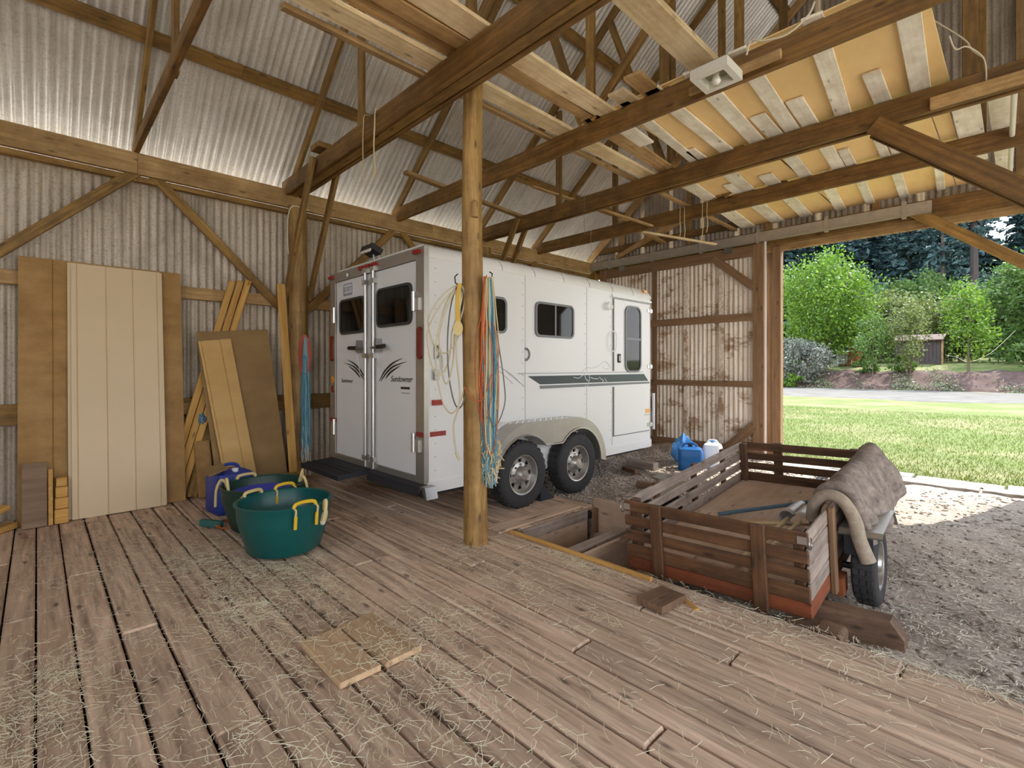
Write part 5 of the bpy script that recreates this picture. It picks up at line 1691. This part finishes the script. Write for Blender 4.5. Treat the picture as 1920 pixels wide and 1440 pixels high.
for k in range(46):
    p = tb + RV * rr.uniform(-0.06, 0.10) + FV * rr.uniform(0, 0.05) + Vector((0, 0, rr.uniform(0.58, 0.90)))
    mb.tube([p, p + Vector((rr.uniform(-.03, .03), rr.uniform(-.03, .03), rr.uniform(-0.06, 0.01))), p + Vector((rr.uniform(-.04, .04), rr.uniform(-.04, .04), rr.uniform(-0.09, -0.03)))], 0.005, 4)
tag(mb.build('knot_tufts', 'twine_cream', tw), None, None, None, 'stuff')
mb = MB()
for zc, h, ro in ((1.30, 0.55, 0.02), (1.45, 0.42, -0.03)):
    mb.tube([tuple(tb + RV * (ro + 0.07 * math.sin(t)) + FV * 0.05 + Vector((0, 0, zc + h * math.cos(t)))) for t in np.linspace(0.3, 6.0, 30)], 0.004, 5)
mb.tube(spline([tuple(tb + RV * -0.19 + FV * 0.07 + Vector((0, 0, 1.30))), tuple(tb + RV * -0.10 + FV * 0.10 + Vector((0, 0, 1.19))), tuple(tb + RV * -0.03 + FV * 0.06 + Vector((0, 0, 1.22))), tuple(tb + RV * 0.03 + FV * 0.05 + Vector((0, 0, 1.40)))], 6), 0.0045, 6)
mb.build('orange_loop', 'cord_orange', tw, True)
mb = MB()
mb.tube(spline([tuple(tb + RV * 0.07 + FV * 0.04 + Vector((0, 0, 1.75))), tuple(tb + RV * 0.13 + FV * 0.04 + Vector((0, 0, 1.35))), tuple(tb + RV * 0.135 + FV * 0.04 + Vector((0, 0, 1.15))), tuple(tb + RV * 0.06 + FV * 0.05 + Vector((0, 0, 0.98))), tuple(tb + RV * 0.0 + FV * 0.05 + Vector((0, 0, 1.1)))], 8), 0.005, 6)
mb.build('grey_loop', 'cord_grey', tw, True)

cd = thing('extension_cord', 'loops of cream and yellow extension cord on a hook left of the log post', 'cord', (-3.22, 2.50, 0.7))
cbp = Vector((-3.14, 2.60, 0)) - RV * 0.125 + FV * 0.02
MB().tube([tuple(cbp + RV * 0.06 + Vector((0, 0, 2.14))), tuple(cbp + Vector((0, 0, 2.13))), tuple(cbp - RV * 0.03 + Vector((0, 0, 2.15))), tuple(cbp - RV * 0.035 + Vector((0, 0, 2.20))), tuple(cbp - RV * 0.01 + Vector((0, 0, 2.225)))], 0.006, 6).build('hook', 'black', cd)
for mat, loops in (('cord_cream', ((-0.16, 1.75, 0.10, 0.36), (-0.10, 1.72, 0.06, 0.40), (-0.06, 1.60, 0.13, 0.52), (-0.12, 1.85, 0.13, 0.28))), ('cord_grey', ((0.0, 1.62, 0.09, 0.5),))):
    mb = MB()
    for ro, zc, rw, rh in loops:
        pts = [tuple(cbp + RV * (ro * (1 - max(0, math.cos(t))) + rw * math.sin(t)) + FV * (0.02 + 0.02 * math.sin(3 * t + ro * 9)) + Vector((0, 0, zc + rh * math.cos(t)))) for t in np.linspace(0, 6.28, 36)]
        mb.tube(pts, 0.0065, 6)
    mb.build('cord_loop', mat, cd, True)
tl = spline([tuple(cbp + RV * -0.02 + Vector((0, 0, 2.12))), tuple(cbp + RV * -0.02 + FV * 0.03 + Vector((0, 0, 1.6))), tuple(cbp + RV * 0.01 + FV * 0.03 + Vector((0, 0, 1.2))), tuple(cbp + RV * -0.04 + FV * 0.03 + Vector((0, 0, 0.98))), tuple(cbp + RV * -0.02 + FV * 0.03 + Vector((0, 0, 0.76)))], 8)
MB().tube(tl, 0.007, 6).build('cord_tail', 'cord_cream', cd, True)
pe = tl[-1]
MB().tube([tuple(pe), tuple(pe + Vector((0.02, 0.02, -0.06)))], 0.013, 8).build('plug', 'cord_cream', cd, True)
mb = MB()
for k in range(3):
    mb.tube(spline([tuple(cbp + RV * (0.0 + 0.01 * k) + FV * 0.03 + Vector((0, 0, 2.14))), tuple(cbp + RV * (-0.02 + 0.012 * k) + FV * 0.04 + Vector((0, 0, 1.97))), tuple(cbp + RV * (-0.015 + 0.012 * k) + FV * 0.04 + Vector((0, 0, 1.80)))], 5), 0.008, 6)
mb.build('yellow_bundle', 'cord_yellow', cd, True)
rl = MB().prism([(0.038 * math.cos(t), 0.06 * math.sin(t)) for t in np.linspace(0, 6.0, 20)], 0.03, lambda p, q, t: tuple(cbp + RV * (p - 0.0) + FV * (0.045 + t) + Vector((0, 0, 1.77 + q)))).build('cord_reel', 'rope_cream', cd, True)

tw2 = thing('twine_hank', 'hank of red and blue baling twine hanging on the wall post behind the trailer', 'twine', (-6.42, 2.5, 0.2))
tb2 = Vector((-6.43, 2.50, 0))
hank(tw2, tb2, (('blue_strands', 'twine_blue', 30, -0.05, 0.06, 1.60, 0.30, 0.62, 0.005), ('pale_strands', 'twine_pale', 16, -0.04, 0.06, 1.84, 0.25, 0.6, 0.0045), ('red_strands', 'twine_red', 8, -0.03, 0.03, 1.5, 0.35, 0.9, 0.005), ('grey_strands', 'hay_grey', 10, -0.03, 0.05, 0.7, 0.03, 0.2, 0.005)), 8)
mb = MB()
for k in range(4):
    q = 0.04 + 0.014 * k
    mb.tube([tuple(tb2 + RV * (q * math.sin(t)) + FV * (0.03 + 0.003 * k) + Vector((0, 0, 1.62 + (0.24 + 0.006 * k) * math.cos(t)))) for t in np.linspace(0, 6.28, 26)], 0.005, 5)
mb.build('red_coil', 'twine_red', tw2, True)
MB().tube([tuple(tb2 - FV * 0.09 + Vector((0, 0, 1.87))), tuple(tb2 + FV * 0.05 + Vector((0, 0, 1.88)))], 0.005, 6).build('nail', 'steel', tw2)

# strings hanging from the tie beams
def string(label, pts, r=0.004, mat='twine_cream'):
    return tag(MB().tube(spline(pts, 4), r, 5).build('hanging_string', mat, None, True), label, 'string')
string('single cream string looped over the first tie beam, its tail dangling straight', [(-4.42, 2.50, 3.90), (-4.42, 2.30, 3.91), (-4.42, 2.27, 3.8), (-4.43, 2.27, 3.5), (-4.41, 2.275, 3.17)])
string('thicker cream string knotted round the first tie beam beside the thin one', [(-4.20, 2.52, 3.90), (-4.20, 2.30, 3.91), (-4.20, 2.27, 3.70), (-4.21, 2.268, 3.5), (-4.19, 2.272, 3.30), (-4.22, 2.268, 3.24), (-4.19, 2.27, 3.36)], 0.007)
for k, (sx, zl, lab) in enumerate(((-3.62, 3.46, 'leftmost of the short strings tied on the fourth tie beam'), (-3.55, 3.40, 'knotted short string, second on the fourth tie beam'), (-3.27, 3.38, 'longest short string near the loft edge on the fourth tie beam'), (-3.20, 3.44, 'rightmost short string on the fourth tie beam'))):
    string(lab, [(sx, 7.07, 3.90), (sx, 7.06, 3.7), (sx + 0.01, 7.065, 3.55), (sx - 0.005, 7.062, zl)], 0.006)
string('thin wire hanging from the third tie beam', [(-4.3, 5.58, 3.9), (-4.3, 5.57, 3.6), (-4.28, 5.56, 3.35)], 0.003, 'steel')
string('short string dangling off the fourth tie beam near the roof slope', [(-5.3, 7.07, 3.9), (-5.3, 7.06, 3.65), (-5.27, 7.06, 3.45), (-5.32, 7.06, 3.33)], 0.004)
st2 = MB().tube(spline([(-0.38, 5.0, 3.98), (-0.36, 5.2, 3.96), (-0.30, 5.35, 4.02), (-0.22, 5.52, 3.98), (-0.20, 5.58, 3.90), (-0.20, 5.585, 3.72)], 5), 0.006, 6)
st2.tube(spline([(-0.62, 5.4, 4.5), (-0.34, 5.5, 4.18), (-0.28, 5.52, 4.06), (-0.21, 5.56, 3.98)], 5), 0.006, 6)
tag(st2.build('electric_wire', 'wire_cream', None, True), 'cream electric wire draped over the third tie beam by the loft edge', 'wire')
st3 = MB().tube(spline([(-1.42, 3.80, 3.78), (-1.38, 3.78, 3.86), (-1.30, 3.78, 3.82), (-1.15, 3.80, 3.80), (-1.02, 3.80, 3.86), (-0.98, 3.82, 3.95)], 6), 0.007, 6)
tag(st3.build('electric_wire', 'wire_cream', None, True), 'cream electric wire running from the square light box along the second tie beam', 'wire')
# square light box with a bare bulb
lb_ = thing('light_fixture', 'square white light box with bare bulb under the second tie beam', 'light fixture', (-1.605, 3.70, 3.68))
MB().ring(rect(-1.745, -1.465, 3.56, 3.84), rect(-1.70, -1.51, 3.605, 3.795), 0.07, lambda a, b, t: (a, b, 3.63 + t)).build('housing', 'box_white', lb_)
MB().box((-1.605, 3.70, 3.703), (0.27, 0.27, 0.012)).build('back_plate', 'box_inner', lb_)
MB().lathe([(0, 0), (0.022, 0), (0.022, 0.03), (0, 0.03)], (-1.605, 3.70, 3.668), 'Z', 14).build('socket', 'box_white', lb_)
MB().lathe([(0, -0.05), (0.022, -0.044), (0.034, -0.025), (0.03, 0.0), (0.016, 0.02), (0.014, 0.03), (0, 0.03)], (-1.605, 3.70, 3.645), 'Z', 18).build('bulb', 'glass_bulb', lb_, True)
beam('mount_board', (-1.9, 3.86, 3.72), (-1.2, 3.86, 3.72), 0.03, 0.07, 'tan_wood', lb_)
# small cable on the wall post
tag(MB().tube(spline([(-6.45, 2.55, 3.50), (-6.46, 2.36, 3.52), (-6.48, 2.30, 3.40), (-6.48, 2.29, 3.1), (-6.47, 2.30, 2.9)], 5), 0.007, 6).build('electric_wire', 'wire_cream', None, True), 'cream electric wire bent over the wall post head', 'wire')
# ------------------------------------------------------------------ straw
def strands(n, sampler, lmin, lmax, wid, zfn, name, mat, label, zj=0.012):
    x, y = sampler(n)
    n = len(x)
    a = RNG.uniform(0, 6.283, n)
    L = RNG.uniform(lmin, lmax, n)
    k = RNG.normal(0, 0.35, n)
    z = zfn(x, y) + RNG.uniform(0.003, zj, n)
    tilt = RNG.normal(0, 0.12, n)
    pts = []
    for i, t in enumerate((-0.5, 0.0, 0.5)):
        aa = a + k * t
        px = x + np.cos(aa) * L * t
        py = y + np.sin(aa) * L * t
        pz = z + np.abs(tilt) * L * (t + 0.5) * 0.5
        nx_, ny_ = -np.sin(aa) * wid, np.cos(aa) * wid
        pts.append(np.stack([px + nx_, py + ny_, pz], 1)); pts.append(np.stack([px - nx_, py - ny_, pz + wid * 0.5], 1))
    V = np.stack(pts, 1).reshape(-1, 3)
    b = (np.arange(n) * 6)[:, None]
    F = np.concatenate([b + np.array([[0, 1, 3, 2]]), b + np.array([[2, 3, 5, 4]])], 0)
    return tag(fast_mesh(name, V, F, mat), label, name, None, 'stuff')
def floor_sampler(n):
    cl = [(-3.0, 0.05, 0.30, 0.14, 5), (-2.75, -0.1, 0.3, 0.2, 3), (-5.1, 0.45, 0.9, 0.18, 5), (-3.9, 0.9, 0.6, 0.14, 6), (-3.3, 1.35, 0.35, 0.10, 4), (-3.75, 1.30, 0.22, 0.16, 4), (-3.2, 0.95, 0.30, 0.15, 4),
          (-2.25, 1.62, 0.25, 0.2, 3), (-2.3, 2.9, 0.25, 0.06, 3), (-2.35, 0.75, 0.5, 0.3, 4), (-1.9, 1.3, 0.35, 0.22, 3), (-3.1, 2.5, 0.14, 0.14, 1.2), (-0.3, 3.05, 0.7, 0.07, 3), (-1.0, 2.9, 0.5, 0.12, 2),
          (-2.4, 2.35, 0.5, 0.15, 2), (-1.7, 0.9, 0.5, 0.3, 3), (-2.0, 0.2, 0.9, 0.5, 4), (-0.2, 2.3, 0.5, 0.3, 1.2), (-4.4, 1.0, 0.3, 0.25, 3)]
    wts = np.array([c[4] for c in cl]); wts = wts / wts.sum()
    nb = int(n * 0.36)
    x = RNG.uniform(-6.5, 1.2, nb); y = RNG.uniform(-1.5, 3.1, nb)
    ci = RNG.choice(len(cl), n - nb, p=wts)
    cx = np.array([c[0] for c in cl])[ci]; cy = np.array([c[1] for c in cl])[ci]
    sx = np.array([c[2] for c in cl])[ci]; sy = np.array([c[3] for c in cl])[ci]
    x = np.concatenate([x, cx + RNG.normal(0, 1, n - nb) * sx]); y = np.concatenate([y, cy + RNG.normal(0, 1, n - nb) * sy])
    ok = (x > -6.2) & (x < 3) & (y < 3.14) & ~((y > 2.95) & (x < -1.8) & (x > -3.1))
    for bx, by, br in ((-4.11, 1.43, 0.29), (-4.815, 1.5, 0.29), (-5.62, 1.42, 0.25)):
        ok &= ((x - bx) ** 2 + (y - by) ** 2) > br * br
    return x[ok], y[ok]
def floor_z(x, y):
    z = np.zeros_like(x)
    z = np.where((x > -2.62) & (x < -2.12) & (y > 0.97) & (y < 1.42), 0.034, z)
    return z
strands(15000, floor_sampler, 0.02, 0.10, 0.0011, floor_z, 'straw', 'hay', 'loose yellow straw scattered over the plank floor')
def dirt_sampler(n):
    x = RNG.uniform(-1.9, 3.0, n); y = RNG.uniform(3.15, 8.2, n)
    keep = RNG.uniform(0, 1, n) < np.clip(1.25 - (y - 3.1) * 0.2, 0.1, 1)
    return x[keep], y[keep]
strands(24000, dirt_sampler, 0.015, 0.07, 0.0018, inner_ground, 'shavings', 'hay_grey', 'dry grey chaff and shavings over the dirt ground', 0.014)
n = 5000
gx = RNG.uniform(-1.9, 3.0, n); gy = RNG.uniform(3.2, 8.8, n)
P = np.stack([gx, gy, inner_ground(gx, gy) + 0.002], 1)
v, f = octa(len(gx), P, RNG.uniform(0.008, 0.030, len(gx)), 0.5)
tag(fast_mesh('dirt_clods', v, f, 'ground_mat'), 'small dirt clods over the bare ground', 'dirt', None, 'stuff')

# ------------------------------------------------------------------ grass blades near the door
n = 60000
gx = RNG.uniform(-9, 7, n); gy = 9.75 + 14 * RNG.uniform(0, 1, n) ** 1.5
hgt = RNG.uniform(0.025, 0.07, n)
a = RNG.uniform(0, 6.283, n)
w = 0.006
lx = RNG.normal(0, 0.02, n); ly = RNG.normal(0, 0.02, n)
z0 = np.full(n, -0.22)
A = np.stack([gx - np.cos(a) * w, gy - np.sin(a) * w, z0], 1)
B = np.stack([gx + np.cos(a) * w, gy + np.sin(a) * w, z0], 1)
Cc = np.stack([gx + lx, gy + ly, z0 + hgt], 1)
V = np.stack([A, B, Cc], 1).reshape(-1, 3)
F = np.arange(3 * n).reshape(-1, 3)
tag(fast_mesh('grass', V, F, 'blade'), 'short grass blades on the sunlit lawn', 'grass', None, 'stuff')

# ------------------------------------------------------------------ trees and shrubs
def leaf_quads(P, size, nrm_out=None, flat=0.0, aspect=0.55):
    n = len(P)
    d = RNG.normal(0, 1, (n, 3)); d /= np.linalg.norm(d, axis=1)[:, None]
    e = RNG.normal(0, 1, (n, 3))
    if flat: e[:, 2] *= (1 - flat); d[:, 2] *= (1 - flat); d /= np.linalg.norm(d, axis=1)[:, None]
    e -= d * (e * d).sum(1)[:, None]; e /= np.linalg.norm(e, axis=1)[:, None]
    s = size * RNG.uniform(0.6, 1.3, n)[:, None]
    V = np.stack([P - d * s, P + e * s * aspect, P + d * s, P - e * s * aspect], 1).reshape(-1, 3)
    F = np.arange(4 * n).reshape(-1, 4)
    return V, F
def crown_points(c, R, n, clumps, spread=0.22, hollow=0.45):
    u = RNG.normal(0, 1, (clumps, 3)); u /= np.linalg.norm(u, axis=1)[:, None]
    rad = RNG.uniform(hollow, 1.0, clumps)[:, None]
    cc = u * rad * np.array(R)
    ci = RNG.integers(0, clumps, n)
    p = cc[ci] + RNG.normal(0, 1, (n, 3)) * np.array(R) * spread * 0.55
    return p + np.array(c)
def tree(name, label, x, y, h, rx, rz_, mat, n=3500, leaf=0.22, clumps=60, trunk=0.12, stems=1, group='trees beyond the lawn', cz=None, cat='tree', spread=0.22):
    z = tz(x, y)
    t = thing(name, label, cat, (x, y, z), group)
    for k in range(stems):
        a = 6.28 * k / max(1, stems)
        ox, oy = (0.25 * rx * math.cos(a), 0.25 * rx * math.sin(a)) if stems > 1 else (0, 0)
        pts = [(x + ox * 0.1, y + oy * 0.1, z - 0.1), (x + ox * 0.8, y + oy * 0.8, z + h * 0.35), (x + ox * 1.8 + 0.1, y + oy * 1.8, z + h * 0.8)]
        MB().tube(spline(pts, 4), [trunk * (1 - 0.08 * i) for i in range(9)], 7).build('trunk', 'bark', t, True)
    c = (x, y, z + (cz if cz is not None else h - rz_))
    P = crown_points(c, (rx, rx, rz_), n, clumps, spread)
    P[:, 2] = np.maximum(P[:, 2], z + 0.15)
    V, F = leaf_quads(P, leaf)
    V -= np.array([x, y, z])
    fast_mesh('crown', V, F, mat, t, (x, y, z))
    return t
def conifer(name, label, x, y, h, r, mat, n=4200, leaf=0.42, bare=0.12, trunk=0.28, group='tall conifers at the back'):
    z = tz(x, y)
    t = thing(name, label, 'conifer', (x, y, z), group)
    MB().tube([(x, y, z - 0.2), (x, y, z + h * 0.5), (x, y, z + h * 0.97)], [trunk, trunk * 0.65, 0.04], 8).build('trunk', 'dark_bark', t, True)
    # drooping whorled branches
    nb = max(60, n // 28)
    tt = RNG.uniform(bare, 1.0, nb) ** 0.9
    a = RNG.uniform(0, 6.283, nb)
    ln = r * (1.02 - tt) ** 0.75 * RNG.uniform(0.55, 1.1, nb) + 0.25
    per = n // nb
    s = RNG.uniform(0.12, 1.0, (nb, per))
    px = np.cos(a)[:, None] * ln[:, None] * s + RNG.normal(0, 0.16, (nb, per)) * (0.3 + s)
    py = np.sin(a)[:, None] * ln[:, None] * s + RNG.normal(0, 0.16, (nb, per)) * (0.3 + s)
    pz = tt[:, None] * h - 0.22 * ln[:, None] * s ** 1.6 + RNG.normal(0, 0.10, (nb, per))
    P = np.stack([px.ravel(), py.ravel(), pz.ravel()], 1)
    V, F = leaf_quads(P, leaf, None, 0.45, 0.38)
    fast_mesh('crown', V, F, mat, t, (x, y, z))
    return t
tree('leafy_tree', 'bright yellow-green leafy tree nearest the barn door edge', -12.8, 52.9, 11.0, 4.3, 4.7, 'leaf_bright', 16000, 0.15, 170, 0.13, 4, cz=6.0, spread=0.24)
tree('grey_bush', 'pale grey-leaved bush at the left end of the bank', -13.4, 47.8, 4.0, 2.4, 2.0, 'leaf_grey', 6000, 0.12, 60, 0.06, 3, cat='bush')
tree('grey_bush', 'rear grey-green bush left of the bright leafy tree', -14.6, 51.0, 3.2, 1.7, 1.5, 'leaf_grey', 1600, 0.16, 34, 0.05, 3, cat='bush')
tree('young_tree', 'thin young tree with sparse light leaves beside the rusty barrel', -8.3, 48.4, 5.2, 1.6, 2.2, 'leaf_mid', 2200, 0.11, 44, 0.05, 1, cz=3.2)
tree('young_tree', 'light green young tree before the dark shed', -6.1, 49.0, 6.0, 1.5, 2.6, 'leaf_olive', 2400, 0.11, 44, 0.06, 2, cz=3.5)
tree('young_tree', 'taller young fir-like tree with leaning trunk near the garden wire', -2.7, 49.4, 7.0, 1.7, 3.2, 'leaf_bright', 2600, 0.12, 50, 0.09, 1, cz=4.2)
tree('olive_shrub', 'wide olive-green shrub mass behind the young trees', -9.0, 64.0, 7.6, 4.6, 3.8, 'leaf_olive', 12000, 0.16, 130, 0.1, 3, cat='shrub')
tree('olive_shrub', 'rounded olive shrub behind the dark shed', -4.2, 66.0, 7.0, 4.2, 3.4, 'leaf_olive', 11000, 0.16, 120, 0.1, 3, cat='shrub')
tree('leafy_tree', 'mid green leafy tree rising over the olive shrubs', -8.0, 74.0, 10.5, 5.2, 4.0, 'leaf_mid', 9000, 0.22, 90, 0.16, 2)
tree('leafy_tree', 'bright leafy tree at the right of the doorway view', 1.6, 60.0, 9.0, 4.2, 4.2, 'leaf_mid', 11000, 0.17, 100, 0.14, 2)
tree('leafy_tree', 'dark green leafy tree behind the young fir-like tree', -0.8, 66.5, 9.0, 3.6, 4.2, 'leaf_dark', 9000, 0.2, 90, 0.14, 2)
tree('leafy_tree', 'sunlit leafy tree beyond the right door jamb', 5.5, 55.0, 9.0, 4.2, 4.2, 'leaf_mid', 9000, 0.17, 80, 0.14, 2)
tree('green_shrub', 'low green shrub on the bank below the young tree', -8.9, 49.7, 1.5, 1.0, 0.75, 'leaf_mid', 900, 0.12, 24, 0.03, 2, cat='shrub')
tree('green_shrub', 'second low green shrub on the bank before the shed', -6.6, 49.8, 1.6, 1.1, 0.8, 'leaf_mid', 900, 0.12, 24, 0.03, 2, cat='shrub')
tree('green_shrub', 'green shrub beside the bright leafy tree base', -15.2, 49.0, 2.2, 1.9, 1.1, 'leaf_mid', 1600, 0.14, 30, 0.04, 2, cat='shrub')
tree('green_shrub', 'grassy green clump at the left end of the driveway edge', -13.9, 46.4, 1.1, 1.2, 0.6, 'leaf_bright', 1200, 0.12, 24, 0.03, 1, cat='shrub')
tree('green_shrub', 'shrub growing at the right end of the bank', 1.2, 51.0, 2.6, 1.9, 1.3, 'leaf_mid', 1800, 0.15, 36, 0.04, 2, cat='shrub')
tree('leafy_tree', 'dark green leafy tree between the bright tree and the olive shrubs', -14.0, 66.0, 9.5, 4.8, 4.4, 'leaf_dark', 9000, 0.2, 100, 0.15, 2)
con = [(-29.5, 88, 27, 5.0, 'leftmost dark conifer behind the barn door post'), (-25.0, 84, 30, 5.4, 'dark conifer behind the left side of the bright leafy tree'), (-21.0, 87, 33, 5.6, 'tall conifer straight above the bright leafy tree'),
       (-17.6, 83, 29, 5.2, 'dark conifer right of the bright leafy tree top'), (-14.0, 88, 32, 5.6, 'tall blue-green conifer above the olive shrubs'), (-10.5, 84, 30, 5.2, 'dark conifer over the young trees'),
       (-7.4, 90, 33, 5.4, 'conifer left of the bare-trunked pine'), (-19.5, 95, 36, 6.0, 'rear conifer filling the gap over the bright tree'), (-12.0, 97, 37, 6.0, 'rear tall conifer over the shed'),
       (-27.0, 96, 36, 6.0, 'rear conifer behind the door post'), (-5.2, 98, 35, 5.6, 'rear conifer beside the pale sky gap'), (0.5, 99, 26, 4.6, 'shorter conifer under the pale sky gap'), (6.5, 95, 30, 5.0, 'conifer beyond the right door jamb')]
for x, y, h, r, lab in con:
    conifer('fir_tree', lab, x, y, h, r, 'leaf_fir', 12000, 0.42)
conifer('pine_tree', 'tall pine with a bare dark trunk against the sky', -3.9, 80.0, 30, 3.6, 'leaf_fir', 2200, 0.45, 0.42, 0.55)
conifer('pine_tree', 'slim pine with half-bare trunk left of the taller pine', -6.6, 79.0, 27, 3.0, 'leaf_fir', 2200, 0.42, 0.35, 0.3)
conifer('spruce_tree', 'feathery green spruce at the right of the bank', 0.6, 56.5, 7.5, 2.4, 'leaf_mid', 3000, 0.2, 0.05, 0.1, 'trees beyond the lawn')
# ground cover on the bank
n = 16000
gx = RNG.uniform(-20, 9, n); gy = 46.5 + RNG.uniform(0, 1, n) ** 1.4 * 4.4
keep = (np.sin(gx * 0.9) + np.sin(gx * 2.3 + gy) + RNG.normal(0, 0.6, n)) > -0.1 + (gy - 46.4) * 0.55
gx, gy = gx[keep], gy[keep]
P = np.stack([gx, gy, bankz(gx, gy) + RNG.uniform(0.02, 0.25, len(gx))], 1)
V, F = leaf_quads(P, 0.085)
tag(fast_mesh('undergrowth', V, F, 'leaf_cover'), 'pale-leaved ground cover plants on the mulch bank', 'undergrowth', None, 'stuff')
# behind everything: distant wooded rise closes the gaps between the trunks
n = 60000
gx = RNG.uniform(-60, 45, n); gy = RNG.uniform(100, 116, n)
gz = RNG.uniform(0, 1, n) ** 0.8 * (27 + 4 * np.sin(gx * 0.25) + 3 * np.sin(gx * 0.6 + 2) - 14 * np.exp(-((gx - 0.5) / 4.5) ** 2))
P = np.stack([gx, gy, 3.0 + gz], 1)
V, F = leaf_quads(P, 0.85)
tag(fast_mesh('woods', V, F, 'leaf_dark'), 'dense dark woodland far behind the conifers', 'woods', None, 'stuff')

# ------------------------------------------------------------------ things at the edge of the far lawn
def gz_(x, y): return tz(x, y)
tx_, ty_ = -11.7, 55.6
z = gz_(tx_, ty_)
tt = thing('water_tote', 'white plastic water tote in a metal cage beside the rusty barrel', 'tote', (tx_, ty_, z))
stacked([(rbox(tx_, ty_, 0, 1.15, 1.0, 0, 0.12), z + 0.12), (rbox(tx_, ty_, 0, 1.15, 1.0, 0, 0.12), z + 1.30), (rbox(tx_, ty_, 0, 0.9, 0.8, 0, 0.1), z + 1.38)], 'tank', 'tote_white', tt)
for k in range(6):
    MB().box((tx_ - 0.58 + 0.232 * k, ty_ - 0.53, z + 0.72), (0.03, 0.03, 1.25)).build('cage_bar', 'tote_cage', tt)
for k in range(5):
    MB().box((tx_, ty_ - 0.53, z + 0.15 + 0.29 * k), (1.2, 0.03, 0.03)).build('cage_bar', 'tote_cage', tt)
MB().box((tx_, ty_, z + 0.06), (1.2, 1.05, 0.12)).build('pallet_base', 'block_wood', tt)
bx_, by_ = -10.55, 55.0
z = gz_(bx_, by_)
br = thing('rusty_barrel', 'rusty brown barrel with leaning iron sheet beside the water tote', 'barrel', (bx_, by_, z))
MB().lathe([(0, 0), (0.48, 0), (0.50, 0.05), (0.47, 0.1), (0.48, 0.55), (0.51, 0.6), (0.48, 0.65), (0.50, 1.15), (0.53, 1.2), (0.5, 1.7), (0.44, 1.72), (0, 1.7)], (bx_, by_, z), 'Z', 28).build('drum', 'rust', br, True)
MB().box((bx_ - 0.62, by_ - 0.1, z + 0.85), (0.30, 0.05, 1.75), Matrix.Rotation(math.radians(8), 3, 'Y')).build('iron_sheet', 'rust', br)
MB().box((bx_ - 0.35, by_ - 0.52, z + 0.8), (0.06, 0.04, 1.7), Matrix.Rotation(math.radians(-12), 3, 'Y')).build('iron_bar', 'rust', br)
sx_, sy_ = -6.45, 57.5
z = gz_(sx_, sy_)
sh = thing('garden_shed', 'dark weathered garden shed with sloping roof among the shrubs', 'shed', (sx_, sy_, z))
for k in range(12):
    MB().box((sx_ - 1.42 + 0.26 * k, sy_ - 0.9, z + 1.05), (0.24, 0.04, 2.1)).build('plank', 'shed_dark', sh)
MB().box((sx_ + 1.6, sy_, z + 1.05), (0.05, 1.8, 2.1)).build('side_wall', 'shed_dark', sh)
MB().box((sx_ - 1.58, sy_, z + 1.05), (0.05, 1.8, 2.1)).build('side_wall', 'shed_dark', sh)
MB().box((sx_, sy_ - 0.1, z + 2.42), (3.6, 2.4, 0.08), Matrix.Rotation(math.radians(14), 3, 'X')).build('roof', 'shed_roof', sh)
MB().box((sx_, sy_ - 0.95, z + 2.15), (3.3, 0.08, 0.16)).build('eave_board', 'rust', sh)
MB().box((sx_ + 0.05, sy_ - 0.94, z + 1.05), (0.12, 0.06, 2.1)).build('corner_post', 'block_wood', sh)
MB().box((sx_ + 1.68, sy_ - 0.9, z + 1.0), (0.12, 0.12, 2.3)).build('corner_post', 'tan_wood', sh)
wr = MB().tube(spline([(-4.6, 56.8, 2.6), (-3.6, 54.0, 2.3), (-2.7, 49.6, 1.9), (-1.6, 52.0, 2.6), (-0.3, 55.0, 4.4)], 6), 0.014, 5).build('garden_wire', 'wire_cream', None, True)
tag(wr, 'slack pale garden wire strung from shed to young tree and up', 'wire')
